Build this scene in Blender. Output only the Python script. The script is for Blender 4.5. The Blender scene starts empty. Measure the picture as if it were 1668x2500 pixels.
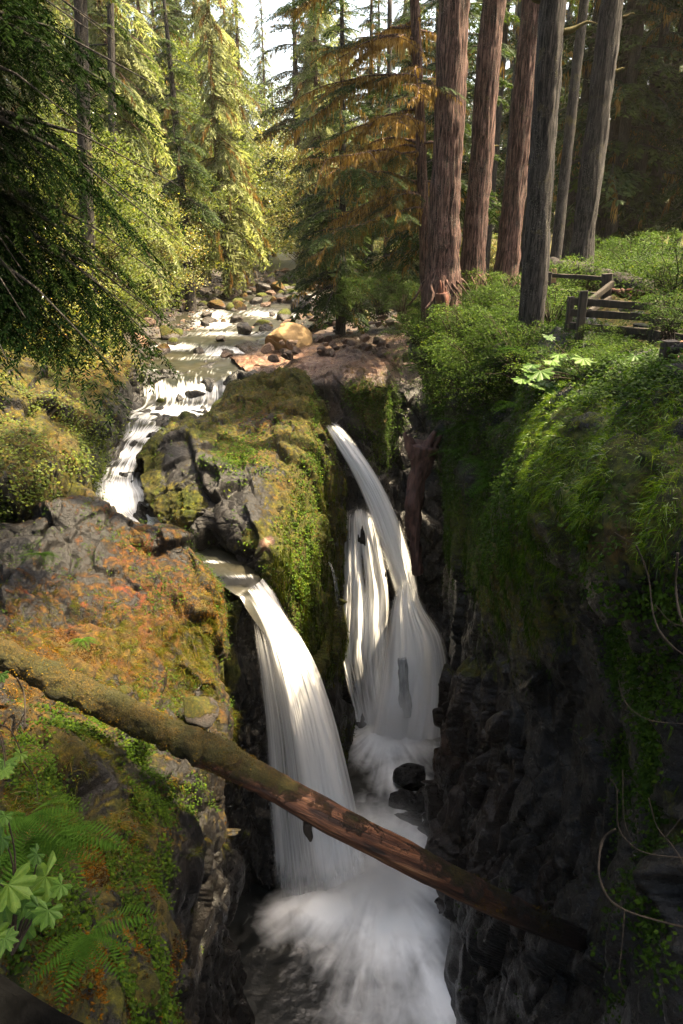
import bpy, math, random
import numpy as np
from mathutils import Vector, Matrix

# ------------------------------------------------------------------ camera, light, exposure
S = bpy.context.scene
COL = S.collection
FPX, PITCH = 1600.0, math.radians(23.5)
cam = bpy.data.objects.new('camera', bpy.data.cameras.new('camera')); COL.objects.link(cam)
cam.data.sensor_fit = 'VERTICAL'; cam.data.sensor_height = 36; cam.data.lens = FPX / 2500 * 36
cam.data.clip_start = 0.1; cam.data.clip_end = 2000
cam.rotation_euler = (math.radians(90) - PITCH, 0, 0)
S.camera = cam
SUN_AZ, SUN_EL = math.radians(80), math.radians(62)
SD = Vector((math.sin(SUN_AZ) * math.cos(SUN_EL), math.cos(SUN_AZ) * math.cos(SUN_EL), math.sin(SUN_EL)))
world = bpy.data.worlds.new('World'); S.world = world; world.use_nodes = True
wn = world.node_tree; wn.nodes.clear()
sky = wn.nodes.new('ShaderNodeTexSky'); sky.sky_type = 'NISHITA'; sky.sun_disc = False
sky.sun_elevation = SUN_EL; sky.sun_rotation = SUN_AZ; sky.dust_density = 6; sky.ozone_density = 0.4; sky.air_density = 1.0
bg = wn.nodes.new('ShaderNodeBackground'); bg.inputs[1].default_value = 0.12
wo = wn.nodes.new('ShaderNodeOutputWorld')
tn = wn.nodes.new('ShaderNodeMix'); tn.data_type = 'RGBA'; tn.blend_type = 'MULTIPLY'; tn.inputs[0].default_value = 1; tn.inputs[7].default_value = (1, .95, .84, 1)
wn.links.new(sky.outputs[0], tn.inputs[6]); wn.links.new(tn.outputs[2], bg.inputs[0]); wn.links.new(bg.outputs[0], wo.inputs[0])
sl = bpy.data.lights.new('sun', 'SUN'); sl.energy = 4.6; sl.angle = math.radians(0.6); sl.color = (1, 0.82, 0.54)
so = bpy.data.objects.new('sun', sl); COL.objects.link(so); so.rotation_euler = SD.to_track_quat('Z', 'Y').to_euler()
vs = S.view_settings; vs.view_transform = 'Standard'; vs.look = 'None'; vs.gamma = 1; vs.use_curve_mapping = False
vs.exposure = 3.0
S.cycles.max_bounces = 6; S.cycles.diffuse_bounces = 3; S.cycles.glossy_bounces = 2; S.cycles.transmission_bounces = 3
S.cycles.transparent_max_bounces = 12; S.cycles.volume_bounces = 1
S.cycles.use_denoising = True; S.cycles.sample_clamp_indirect = 6
S.cycles.use_fast_gi = False

CT, ST = math.cos(PITCH), math.sin(PITCH)
def at(px, py, Y=None, z=None, D=None):
    """a point of the place seen at photograph pixel (px, py), at forward distance Y, height z or depth D"""
    u = (px - 834) / FPX; v = -(py - 1250) / FPX
    d = np.array([u, CT + v * ST, -ST + v * CT])
    k = Y / d[1] if Y is not None else (z / d[2] if z is not None else D)
    return d * k
def pix(P):
    D = P[..., 1] * CT - P[..., 2] * ST; U = P[..., 1] * ST + P[..., 2] * CT
    D = np.maximum(D, 0.1)
    return 834 + FPX * P[..., 0] / D, 1250 - FPX * U / D
rng = np.random.default_rng(7)
random.seed(7)

# ------------------------------------------------------------------ vectorised noise
def _h(ix, iy, iz, seed):
    h = (ix.astype(np.int64) * 374761393 + iy.astype(np.int64) * 668265263 + iz.astype(np.int64) * 2147483647 + seed * 1274126177) & 0xFFFFFFFF
    h = ((h ^ (h >> 13)) * 1274126177) & 0xFFFFFFFF
    h = ((h ^ (h >> 16)) * 2246822519) & 0xFFFFFFFF
    return ((h ^ (h >> 15)) & 0xFFFFFF) / float(0xFFFFFF)
def vnoise(p, seed=0):
    i = np.floor(p); f = p - i; i = i.astype(np.int64); f = f * f * (3 - 2 * f)
    r = 0
    for a in (0, 1):
        for b in (0, 1):
            for c in (0, 1):
                w = (f[..., 0] if a else 1 - f[..., 0]) * (f[..., 1] if b else 1 - f[..., 1]) * (f[..., 2] if c else 1 - f[..., 2])
                r = r + w * _h(i[..., 0] + a, i[..., 1] + b, i[..., 2] + c, seed)
    return r * 2 - 1
def fbm(p, s, o=4, seed=0):
    r = 0; a = 1; t = 0; q = p / s
    for k in range(o):
        r = r + a * vnoise(q, seed + k * 17); t += a; a *= 0.5; q = q * 2.03
    return r / t
def cells(p, s, seed=0):
    """blocky, tilted voronoi facets plus distance to the joint between blocks"""
    q = p / s; i = np.floor(q).astype(np.int64)
    b1 = np.full(q.shape[:-1], 9.0); b2 = b1.copy(); val = np.zeros(q.shape[:-1])
    for a in (-1, 0, 1):
        for b in (-1, 0, 1):
            for c in (-1, 0, 1):
                jx, jy, jz = i[..., 0] + a, i[..., 1] + b, i[..., 2] + c
                dx = q[..., 0] - jx - _h(jx, jy, jz, seed); dy = q[..., 1] - jy - _h(jx, jy, jz, seed + 1); dz = q[..., 2] - jz - _h(jx, jy, jz, seed + 2)
                d = dx * dx + dy * dy + dz * dz
                v = .8 * (_h(jx, jy, jz, seed + 3) - 0.5) + 1.7 * ((_h(jx, jy, jz, seed + 4) - .5) * dx + (_h(jx, jy, jz, seed + 5) - .5) * dy + (_h(jx, jy, jz, seed + 6) - .5) * dz)
                m = d < b1
                b2 = np.where(m, b1, np.minimum(b2, d)); val = np.where(m, v, val); b1 = np.where(m, d, b1)
    return val, np.sqrt(b2) - np.sqrt(b1)
def smooth(x, a, b):
    t = np.clip((x - a) / (b - a), 0, 1); return t * t * (3 - 2 * t)

# ------------------------------------------------------------------ mesh and object helpers
def mk_mesh(name, V, F, mats=None, attrs=None, smooth_=True, uv=None):
    V = np.asarray(V, dtype=np.float32).reshape(-1, 3)
    me = bpy.data.meshes.new(name)
    if isinstance(F, np.ndarray):
        n, k = F.shape
        me.vertices.add(len(V)); me.vertices.foreach_set('co', V.ravel())
        me.loops.add(n * k); me.loops.foreach_set('vertex_index', F.astype(np.int32).ravel())
        me.polygons.add(n); me.polygons.foreach_set('loop_start', np.arange(0, n * k, k, dtype=np.int32))
        me.update(calc_edges=True)
    else:
        me.from_pydata(V.tolist(), [], F)
    if smooth_: me.polygons.foreach_set('use_smooth', np.ones(len(me.polygons), dtype=bool))
    else: me.polygons.foreach_set('use_smooth', np.zeros(len(me.polygons), dtype=bool))
    for k, a in (attrs or {}).items():
        a = np.asarray(a, dtype=np.float32)
        if a.ndim == 1:
            at_ = me.attributes.new(k, 'FLOAT', 'POINT'); at_.data.foreach_set('value', a)
        else:
            at_ = me.attributes.new(k, 'FLOAT_COLOR', 'POINT')
            if a.shape[1] == 3: a = np.concatenate([a, np.ones((len(a), 1), np.float32)], 1)
            at_.data.foreach_set('color', a.ravel())
    if uv is not None:
        l = me.uv_layers.new(name='UVMap'); vi = np.empty(len(me.loops), np.int32); me.loops.foreach_get('vertex_index', vi)
        l.data.foreach_set('uv', np.asarray(uv, np.float32)[vi].ravel())
    for m in (mats if isinstance(mats, (list, tuple)) else [mats]):
        if m is not None: me.materials.append(m)
    me.validate(); return me
def tag(o, label=None, cat=None, group=None, kind=None):
    if label: o['label'] = label
    if cat: o['category'] = cat
    if group: o['group'] = group
    if kind: o['kind'] = kind
    return o
def link(name, me, parent=None, loc=None):
    o = bpy.data.objects.new(name, me); COL.objects.link(o)
    if parent is not None: o.parent = parent
    if loc is not None: o.location = loc
    return o
def empty(name, loc=(0, 0, 0)):
    o = bpy.data.objects.new(name, None); COL.objects.link(o); o.location = loc; o.empty_display_size = 0.2; return o
def copy_tree(o, parent=None):
    c = o.copy(); COL.objects.link(c)
    if parent is not None: c.parent = parent
    for ch in [x for x in KIDS.get(o.name, [])]:
        d = copy_tree(ch, c); KIDS.setdefault(c.name, []).append(d)
    return c
KIDS = {}
def child(name, me, parent, loc=None):
    o = link(name, me, parent, loc); KIDS.setdefault(parent.name, []).append(o); return o
def grid_faces(R, C, flip=False):
    i = np.arange(R * C).reshape(R, C)
    a, b, c, d = i[:-1, :-1].ravel(), i[:-1, 1:].ravel(), i[1:, 1:].ravel(), i[1:, :-1].ravel()
    return np.stack([a, d, c, b] if not flip else [a, b, c, d], 1)
def cr(P, n):
    """catmull-rom resample along axis 0"""
    P = np.asarray(P, float); m = len(P); t = np.linspace(0, m - 1, n); i = np.minimum(t.astype(int), m - 2); f = t - i
    f = f.reshape((-1,) + (1,) * (P.ndim - 1))
    p1, p2 = P[i], P[i + 1]; p0 = np.where(f * 0 + i.reshape(f.shape) > 0, P[np.maximum(i - 1, 0)], 2 * p1 - p2); p3 = np.where(f * 0 + i.reshape(f.shape) < m - 2, P[np.minimum(i + 2, m - 1)], 2 * p2 - p1)
    return 0.5 * (2 * p1 + (p2 - p0) * f + (2 * p0 - 5 * p1 + 4 * p2 - p3) * f * f + (3 * p1 - p0 - 3 * p2 + p3) * f ** 3)
def surf(G, R, C):
    return np.swapaxes(cr(np.swapaxes(cr(G, R), 0, 1), C), 0, 1)
def normals(P):
    du = np.gradient(P, axis=0); dv = np.gradient(P, axis=1); n = np.cross(dv, du)
    n /= np.linalg.norm(n, axis=-1, keepdims=True) + 1e-9; return n

# ------------------------------------------------------------------ materials
class NT:
    def __init__(s, name):
        s.m = bpy.data.materials.new(name); s.m.use_nodes = True; s.t = s.m.node_tree; s.t.nodes.clear()
        s.out = s.n('ShaderNodeOutputMaterial')
    def n(s, typ, **kw):
        x = s.t.nodes.new(typ)
        for k, v in kw.items():
            if k.startswith('i'):
                key = k[1:]; key = int(key) if key.isdigit() else key.replace('_', ' ')
                if isinstance(v, bpy.types.NodeSocket): s.t.links.new(v, x.inputs[key])
                else: x.inputs[key].default_value = v
            else: setattr(x, k, v)
        return x
    def l(s, a, b): s.t.links.new(a, b)
    def noise(s, scale, detail=4, rough=.6, vec=None, dist=0):
        x = s.n('ShaderNodeTexNoise', iScale=scale, iDetail=detail, iRoughness=rough, iDistortion=dist)
        if vec is not None: s.l(vec, x.inputs['Vector'])
        return x.outputs['Fac']
    def ramp(s, f, *stops):
        x = s.n('ShaderNodeValToRGB'); s.l(f, x.inputs[0]); e = x.color_ramp.elements
        while len(e) < len(stops): e.new(0.5)
        for k, (p, c) in enumerate(stops):
            e[k].position = p; e[k].color = tuple(c) + (1,) if hasattr(c, '__len__') else (c, c, c, 1)
        return x.outputs[0]
    def mix(s, f, a, b, typ='MIX'):
        x = s.n('ShaderNodeMix', data_type='RGBA', blend_type=typ)
        for k, v in ((0, f), (6, a), (7, b)):
            if isinstance(v, bpy.types.NodeSocket): s.l(v, x.inputs[k])
            else: x.inputs[k].default_value = v if k == 0 or len(v) == 4 else tuple(v) + (1,)
        return x.outputs[2]
    def math(s, op, a, b=0.0, c=None, clamp=False):
        x = s.n('ShaderNodeMath', operation=op, use_clamp=clamp)
        for k, v in enumerate((a, b) if c is None else (a, b, c)):
            if isinstance(v, bpy.types.NodeSocket): s.l(v, x.inputs[k])
            else: x.inputs[k].default_value = v
        return x.outputs[0]
    def geo(s, sc=(1, 1, 1), obj=False):
        p = s.n('ShaderNodeTexCoord').outputs['Object'] if obj else s.n('ShaderNodeNewGeometry').outputs['Position']
        return s.n('ShaderNodeMapping', iVector=p, iScale=sc).outputs[0]
    def attr(s, name): return s.n('ShaderNodeAttribute', attribute_name=name)
    def bump(s, h, strength=.5, dist=.05, prev=None):
        x = s.n('ShaderNodeBump', iStrength=strength, iDistance=dist, iHeight=h)
        if prev is not None: s.l(prev, x.inputs['Normal'])
        return x.outputs[0]

def mat_rock(name, dark=1.0, warm=0.0, local=False, wetc=.3, spec=.3):
    t = NT(name); P = t.geo(obj=local)
    n1 = t.noise(1.3, 6, .65, P); n2 = t.noise(9, 6, .7, P); n3 = t.noise(60, 4, .7, P); n4 = t.noise(3.1, 5, .6, t.geo((1, 1, .35), obj=local), 1.5)
    base = t.ramp(n1, (.3, (.022 * dark, .021 * dark, .022 * dark)), (.5, (.05 * dark, .044 * dark, .042 * dark)), (.72, ((.11 + .1 * warm) * dark, (.085 + .04 * warm) * dark, .072 * dark)))
    base = t.mix(t.ramp(n2, (.48, 0.0), (.78, .7)), base, (.12 * dark + .04 * warm, .10 * dark + .015 * warm, .09 * dark))
    at_ = t.attr('mask'); sep = t.n('ShaderNodeSeparateColor'); t.l(at_.outputs['Color'], sep.inputs[0])
    moss, tint, pal = sep.outputs
    # paler, pinkish dry stone where pal is high
    base = t.mix(pal, base, t.ramp(n4, (.3, (.06, .028, .018)), (.5, (.16, .082, .05)), (.7, (.36, .25, .16))))
    # lichen specks
    v = t.n('ShaderNodeTexVoronoi', iScale=14.0); t.l(P, v.inputs['Vector'])
    sp = t.math('MULTIPLY', t.ramp(v.outputs['Distance'], (.0, 1.0), (.22, 0.0)), t.ramp(n1, (.5, 0.0), (.6, .5)))
    base = t.mix(sp, base, (.26 * dark, .25 * dark, .22 * dark))
    # moss mask broken by noise
    mn = t.math('ADD', t.math('MULTIPLY', n4, 1.1), t.math('MULTIPLY', n2, .55))
    up = t.n('ShaderNodeSeparateXYZ'); t.l(t.n('ShaderNodeNewGeometry').outputs['Normal'], up.inputs[0])
    mn = t.math('ADD', mn, t.math('MULTIPLY', up.outputs[2], .12))
    mf = t.math('ADD', moss, t.math('SUBTRACT', mn, .88))
    mf = t.ramp(mf, (.42, 0.0), (.56, 1.0))
    mf = t.math('MULTIPLY', mf, t.ramp(moss, (.02, 0.0), (.12, 1.0)))
    gr = t.ramp(n2, (.3, (.005, .009, .001)), (.52, (.038, .052, .002)), (.72, (.14, .15, .005)))
    orr = t.ramp(n2, (.3, (.006, .003, .001)), (.5, (.050, .020, .002)), (.72, (.15, .058, .005)))
    ti = t.math('ADD', tint, t.math('MULTIPLY', t.math('SUBTRACT', t.noise(2.3, 3, .6, P), .5), 1.5), clamp=True)
    mc = t.mix(ti, gr, orr)
    red = t.math('MULTIPLY', t.ramp(t.noise(2.0, 4, .7, P, .8), (.53, 0.0), (.63, .8)), t.math('MULTIPLY', t.math('SUBTRACT', tint, .7, clamp=True), 3.0, clamp=True))
    mc = t.mix(red, mc, (.13, .016, .008))
    mc = t.mix(t.ramp(n3, (.4, .45), (.62, 0.0)), mc, (.015, .014, .005))
    c = t.mix(mf, base, mc)
    ro = t.mix(mf, t.ramp(n2, (.35, wetc), (.65, wetc + .25)), (.95, .95, .95))
    b1 = t.bump(n3, .5, .02); b2 = t.bump(t.noise(18, 5, .7, P), .7, .06, b1)
    fz = t.noise(110, 3, .8, P); b3 = t.bump(t.math('MULTIPLY', fz, mf), .9, .03, b2)
    pr = t.n('ShaderNodeBsdfPrincipled', iBase_Color=c, iRoughness=ro, iNormal=b3); pr.inputs['Specular IOR Level'].default_value = spec
    t.l(pr.outputs[0], t.out.inputs[0]); return t.m

def mat_leaf(name, ramp, trans=.4, spec=.15):
    t = NT(name); r = t.attr('rnd').outputs['Fac']
    oi = t.n('ShaderNodeObjectInfo').outputs['Random']
    f = t.math('ADD', t.math('MULTIPLY', r, .75), t.math('MULTIPLY', oi, .25))
    c = t.ramp(f, *ramp)
    d = t.n('ShaderNodeBsdfDiffuse', iColor=c); tc = t.mix(1.0, c, (1.5, 1.55, .95), 'MULTIPLY')
    tr = t.n('ShaderNodeBsdfTranslucent', iColor=tc)
    m = t.n('ShaderNodeMixShader', i0=trans, i1=d.outputs[0], i2=tr.outputs[0])
    g = t.n('ShaderNodeBsdfGlossy', iRoughness=.45, iColor=(.8, .85, .8, 1))
    fr = t.n('ShaderNodeFresnel', iIOR=1.35)
    m2 = t.n('ShaderNodeMixShader', i0=t.math('MULTIPLY', fr.outputs[0], spec * 4), i1=m.outputs[0], i2=g.outputs[0])
    t.l(m2.outputs[0], t.out.inputs[0]); return t.m

def mat_bark(name, c1, c2, c3, sc=1.0, mossy=.25):
    t = NT(name); P = t.geo((1, 1, .09), obj=True); Q = t.geo(obj=True)
    n = t.noise(20 * sc, 6, .75, P, .6); n2 = t.noise(2.2, 4, .6, Q); n3 = t.noise(50, 3, .7, Q)
    c = t.ramp(n, (.42, c1), (.5, c2), (.62, c3))
    lich = t.math('MULTIPLY', t.ramp(n3, (.55, 0.0), (.7, .7)), t.ramp(n2, (.45, 0.0), (.6, 1.0)))
    c = t.mix(lich, c, (.26, .25, .21))
    mo = t.ramp(t.noise(1.1, 5, .7, Q), (.62 - mossy * .4, 0.0), (.72 - mossy * .3, .75))
    c = t.mix(mo, c, (.07, .06, .014))
    b = t.bump(n, .9, .08); b = t.bump(n3, .5, .02, b)
    pr = t.n('ShaderNodeBsdfPrincipled', iBase_Color=c, iRoughness=.9, iNormal=b); pr.inputs['Specular IOR Level'].default_value = .2
    t.l(pr.outputs[0], t.out.inputs[0]); return t.m

def mat_simple(name, a, b, scale=8, rough=.85, stretch=(1, 1, 1), bs=.5, spec=.3):
    t = NT(name); P = t.geo(stretch, obj=True); n = t.noise(scale, 6, .65, P, .3)
    c = t.ramp(n, (.3, a), (.7, b)); bb = t.bump(n, bs, .03)
    pr = t.n('ShaderNodeBsdfPrincipled', iBase_Color=c, iRoughness=rough, iNormal=bb); pr.inputs['Specular IOR Level'].default_value = spec
    t.l(pr.outputs[0], t.out.inputs[0]); return t.m

def mat_water():
    """river surface: dark clear water, silky white where the foam attribute says so"""
    t = NT('river_water'); P = t.geo()
    foam = t.attr('foam').outputs['Fac']
    uv = t.n('ShaderNodeTexCoord').outputs['UV']
    st = t.noise(1.0, 5, .6, t.n('ShaderNodeMapping', iVector=uv, iScale=(46, 2.4, 1)).outputs[0], .7)
    f = t.math('ADD', foam, t.math('MULTIPLY', t.math('SUBTRACT', st, .5), 1.7))
    f = t.math('MULTIPLY', t.ramp(f, (.25, 0.0), (.95, 1.0)), t.ramp(foam, (.0, 0.0), (.15, 1.0)))
    col = t.ramp(t.noise(.7, 3, .6, P), (.3, (.005, .007, .005)), (.7, (.020, .017, .009)))
    bn = t.bump(t.noise(3, 3, .6, t.geo((1, .6, 1))), .35, .06)
    w = t.n('ShaderNodeBsdfPrincipled', iBase_Color=col, iRoughness=.38, iNormal=bn)
    wh = t.n('ShaderNodeBsdfDiffuse', iColor=(.84, .86, .88, 1))
    tl = t.n('ShaderNodeBsdfTranslucent', iColor=(.8, .83, .86, 1))
    wm = t.n('ShaderNodeMixShader', i0=.25, i1=wh.outputs[0], i2=tl.outputs[0])
    m = t.n('ShaderNodeMixShader', i0=f, i1=w.outputs[0], i2=wm.outputs[0])
    t.l(m.outputs[0], t.out.inputs[0]); return t.m
def mat_fall(name='falling_water', sx=75, sy=.55, amt=.95):
    """falling water: white fibres, clear between them, density from the attribute 'dens'"""
    t = NT(name); d = t.attr('dens').outputs['Fac']
    uv = t.n('ShaderNodeTexCoord').outputs['UV']
    s1 = t.noise(1.0, 6, .62, t.n('ShaderNodeMapping', iVector=uv, iScale=(sx, sy, 1)).outputs[0], .15)
    s2 = t.noise(1.0, 2, .5, t.n('ShaderNodeMapping', iVector=uv, iScale=(sx * .18, sy * .7, 1)).outputs[0], .4)
    s = t.math('ADD', t.math('MULTIPLY', t.math('SUBTRACT', s1, .5), amt), t.math('MULTIPLY', t.math('SUBTRACT', s2, .5), amt * .6))
    a = t.math('ADD', d, t.math('MULTIPLY', s, t.math('MULTIPLY', t.math('SUBTRACT', 1.25, d), 1.0)), clamp=True)
    a = t.math('MULTIPLY', a, t.ramp(d, (.0, 0.0), (.2, 1.0)), clamp=True)
    wh = t.n('ShaderNodeBsdfDiffuse', iColor=(.96, .96, .97, 1)); tl = t.n('ShaderNodeBsdfTranslucent', iColor=(.93, .94, .96, 1))
    wm = t.n('ShaderNodeMixShader', i0=.35, i1=wh.outputs[0], i2=tl.outputs[0])
    tr = t.n('ShaderNodeBsdfTransparent')
    m = t.n('ShaderNodeMixShader', i0=a, i1=tr.outputs[0], i2=wm.outputs[0])
    t.l(m.outputs[0], t.out.inputs[0]); return t.m

M_ROCK = mat_rock('mossy_basalt', .11)
M_ROCKW = mat_rock('wet_basalt', .09, wetc=.2, spec=.35)
M_STONE = mat_rock('river_stone', .3, .25, local=True)
M_GROUND = mat_rock('forest_floor', .4, .3, wetc=.6)
M_WATER = mat_water(); M_FALL = mat_fall(); M_VEIL = mat_fall('thin_cascade_water', 44, 1.6, 1.25)
M_CON = mat_leaf('conifer_needles', ((.15, (.005, .012, .004)), (.5, (.015, .028, .006)), (.8, (.032, .048, .007))), .35, .03)
M_COND = mat_leaf('shade_darkened_needles', ((.15, (.001, .0025, .001)), (.5, (.0025, .006, .002)), (.85, (.007, .013, .003))), .08, .0)  # darkened copy of the needles: shade put into the leaf colour
M_CONY = mat_leaf('sun_toned_needles', ((.2, (.014, .026, .007)), (.5, (.068, .086, .024)), (.8, (.19, .20, .085))), .5, .04)  # sun highlights and dark crown interior put into the needle colour
M_HMOSS = mat_leaf('hanging_moss', ((.1, (.05, .024, .006)), (.5, (.15, .085, .022)), (.85, (.32, .21, .08))), .45, .02)
M_BROAD = mat_leaf('broad_leaves', ((.1, (.022, .040, .005)), (.5, (.068, .092, .008)), (.85, (.16, .17, .014)), (.97, (.28, .20, .02))), .5, .08)
M_BROADY = mat_leaf('yellowing_leaves', ((.1, (.06, .085, .010)), (.45, (.13, .15, .016)), (.7, (.24, .19, .018)), (.95, (.36, .17, .015))), .5)
M_GRASS = mat_leaf('grass_blades', ((.1, (.02, .050, .003)), (.5, (.075, .135, .006)), (.85, (.16, .21, .014)), (.97, (.26, .26, .05))), .4, .02)
M_GRASSO = mat_leaf('dry_grass_blades', ((.1, (.014, .026, .003)), (.4, (.036, .054, .004)), (.75, (.085, .070, .006)), (.95, (.16, .085, .012))), .4, .02)
M_FERN = mat_leaf('fern_pinnae', ((.1, (.012, .032, .005)), (.6, (.035, .075, .010)), (.95, (.08, .13, .015))), .3, .0)
M_COVER = mat_leaf('ground_cover_leaves', ((.1, (.012, .026, .004)), (.55, (.030, .058, .004)), (.85, (.075, .11, .008)), (.97, (.15, .15, .02))), .4, .03)
M_BARKR = mat_bark('red_bark', (.006, .0032, .003), (.050, .025, .020), (.15, .090, .075), 1.0, .02)
M_BARKG = mat_bark('grey_bark', (.004, .0035, .0035), (.020, .017, .016), (.062, .055, .050), 1.3, .1)
M_BARKM = mat_bark('mossy_bark', (.008, .006, .003), (.03, .02, .008), (.08, .05, .015), 1.0, .9)
M_WOODR = mat_simple('rotten_red_wood', (.012, .004, .003), (.10, .034, .018), 9, .8, (1, 1, .15), .9)
M_WOODG = mat_simple('weathered_wood', (.008, .007, .006), (.04, .030, .021), 16, .85, (1, 1, .1), .7)
M_WOODL = mat_simple('pale_lit_wood', (.16, .09, .055), (.36, .22, .14), 14, .8, (1, 1, .15), .4)  # pale posts, and fence boards whose sunlight is put into the colour
M_TWIG = mat_simple('bare_twig_bark', (.006, .004, .003), (.030, .019, .010), 20, .85, (1, 1, 1), .4)

# ------------------------------------------------------------------ terrain
def ext(G, left=None, right=None):
    """carry a grid of control points past its first and last column in the world"""
    G = np.asarray(G, float)
    if left is not None: G = np.concatenate([G[:, :1] + np.array(left), G], 1)
    if right is not None: G = np.concatenate([G, G[:, -1:] + np.array(right)], 1)
    return G
def ctrl(rows): return np.array([[at(a, b, Y=c) for (a, b, c) in r] for r in rows])
def splat(P, base, spots):
    px, py = pix(P); v = np.zeros(P.shape[:-1] + (3,)) + np.array(base); 
    for (x, y, rx, ry, m, t_, p_) in spots:
        w = np.exp(-(((px - x) / rx) ** 2 + ((py - y) / ry) ** 2) * 1.2)[..., None]
        v = v * (1 - w) + np.array([m, t_, p_]) * w
    return v
PATCH = {}
def rock_patch(name, G, R, C, base, spots, mat, amp=(.35, .16, .05), size=(2.2, .8, .28), zs=.6, seed=1, label=None, moss_amp=.05, relief=None, dmul=None):
    P = surf(G, R, C); N = normals(P)
    c = P.mean((0, 1)); 
    if (N * (-P)).sum(-1).mean() < 0: N = -N; fl = True
    else: fl = False
    mk = splat(P, base, spots)
    W = P + .35 * np.stack([fbm(P, 1.6, 3, seed + k) for k in range(3)], -1)
    W = W * np.array([1, 1, zs])
    d = 0; crack = 0
    for k, (a, s) in enumerate(zip(amp, size)):
        v, e = cells(W, s, seed * 7 + k * 11); d = d + a * v - a * .16 * (1 - smooth(e, 0, .07)); crack = crack + (1 - smooth(e, 0, .08)) * (.5 if k else .3)
    ms = smooth(mk[..., 0] + fbm(P, .9, 3, seed + 5) * .7, .25, .8)
    d = d * (1 - .3 * ms) + ms * moss_amp * (1.6 * np.abs(fbm(P, .35, 3, seed + 9)) + .8 * np.abs(fbm(P, .12, 2, seed + 3))) + .05 * fbm(P, .5, 4, seed + 2)
    if relief is not None: d = d + relief(P)
    if dmul is not None: d = d * dmul(P)
    for _ in range(2):
        e_ = np.pad(d, 1, mode='edge'); d = (e_[:-2, 1:-1] + e_[2:, 1:-1] + e_[1:-1, :-2] + e_[1:-1, 2:] + 4 * e_[1:-1, 1:-1]) / 8
    # fade at borders so the patch tucks into its neighbours
    Q = P + N * d[..., None]
    mk[..., 0] = np.clip(mk[..., 0] - .25 * np.clip(crack, 0, 1) * (mk[..., 1] < .5), 0, 1)
    me = mk_mesh(name, Q, grid_faces(R, C, fl), mat, {'mask': mk.reshape(-1, 3)})
    o = link(name, me); tag(o, label, None, None, 'structure')
    N2 = normals(Q); N2 = -N2 if (N2 * (-Q)).sum(-1).mean() < 0 else N2
    PATCH[label or name] = (Q, N2, mk); return Q, N2, mk

# left bank rock shelf and slope below the log
GA = ctrl([
 [(-150,1380,17.5),(60,1370,17.5),(160,1370,17.5),(260,1375,17.2),(360,1400,17),(440,1440,16.6),(500,1480,16),(560,1520,15.6)],
 [(-150,1230,13.5),(60,1262,13.5),(170,1236,14),(262,1252,14.3),(360,1284,14.4),(452,1318,14.3),(500,1388,13.9),(545,1440,14.6)],
 [(-150,1330,12),(60,1330,12.3),(170,1315,12.7),(270,1322,13),(370,1345,13.2),(455,1375,13.2),(505,1425,13.1),(545,1470,14.2)],
 [(-150,1430,10.5),(60,1430,10.9),(170,1425,11.4),(280,1430,11.7),(380,1440,11.9),(460,1460,12.1),(508,1490,12.2),(540,1530,13.6)],
 [(-150,1540,8.7),(60,1550,9.2),(180,1560,9.8),(290,1560,10.3),(390,1570,10.7),(470,1580,11),(514,1590,11.3),(540,1610,12.6)],
 [(-150,1680,7),(80,1700,7.4),(190,1710,8.1),(300,1720,8.7),(400,1735,9.4),(480,1745,9.9),(548,1740,10.6),(580,1750,12)],
 [(-150,1800,5.5),(90,1830,5.7),(200,1850,6.2),(300,1870,6.9),(400,1890,7.6),(470,1900,8.2),(515,1905,9.1),(550,1915,11)],
 [(-150,2000,4.2),(100,2030,4.4),(200,2050,4.8),(300,2080,5.3),(400,2090,5.9),(465,2080,6.6),(500,2070,7.7),(540,2060,9.5)],
 [(-150,2200,3.4),(100,2240,3.5),(200,2260,3.7),(300,2280,4.2),(380,2280,4.8),(430,2260,5.6),(462,2240,6.8),(500,2200,8.6)],
 [(-150,2400,2.7),(100,2450,2.8),(200,2460,3.0),(280,2470,3.4),(340,2480,4),(390,2480,5),(430,2450,6.5),(480,2400,8.3)],
 [(-150,2800,2.2),(100,2850,2.3),(200,2850,2.4),(280,2850,2.7),(340,2800,3.4),(400,2750,4.4),(440,2700,6),(490,2600,8)]])
GA = ext(GA, left=(-5, 0, 1.2))
PA_ = rock_patch('rock_shelf', GA, 560, 330, (.42, .75, 0), [
  (100,1300,260,60,.25,1,0),(60,1390,200,90,.2,1,0),(330,1340,70,60,.6,1,0),(250,1470,240,80,.45,1,0),(420,1450,80,90,.55,.95,0),
  (220,1600,260,80,.75,.75,0),(500,1500,30,120,.6,.5,0),(60,1480,120,60,.4,1,0),(500,1660,70,60,.5,.8,0),
  (100,1850,150,100,.7,.6,0),(300,1900,120,100,.3,.4,0),(200,2100,260,140,.75,.35,0),(400,2100,90,140,.5,.6,0),(150,2400,300,180,.7,.2,0),(470,2200,50,250,.0,0,0)],
  M_ROCK, amp=(.5, .22, .07), seed=3, label='rust and ochre moss covered rock shelf rising on the left above the log')
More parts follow.
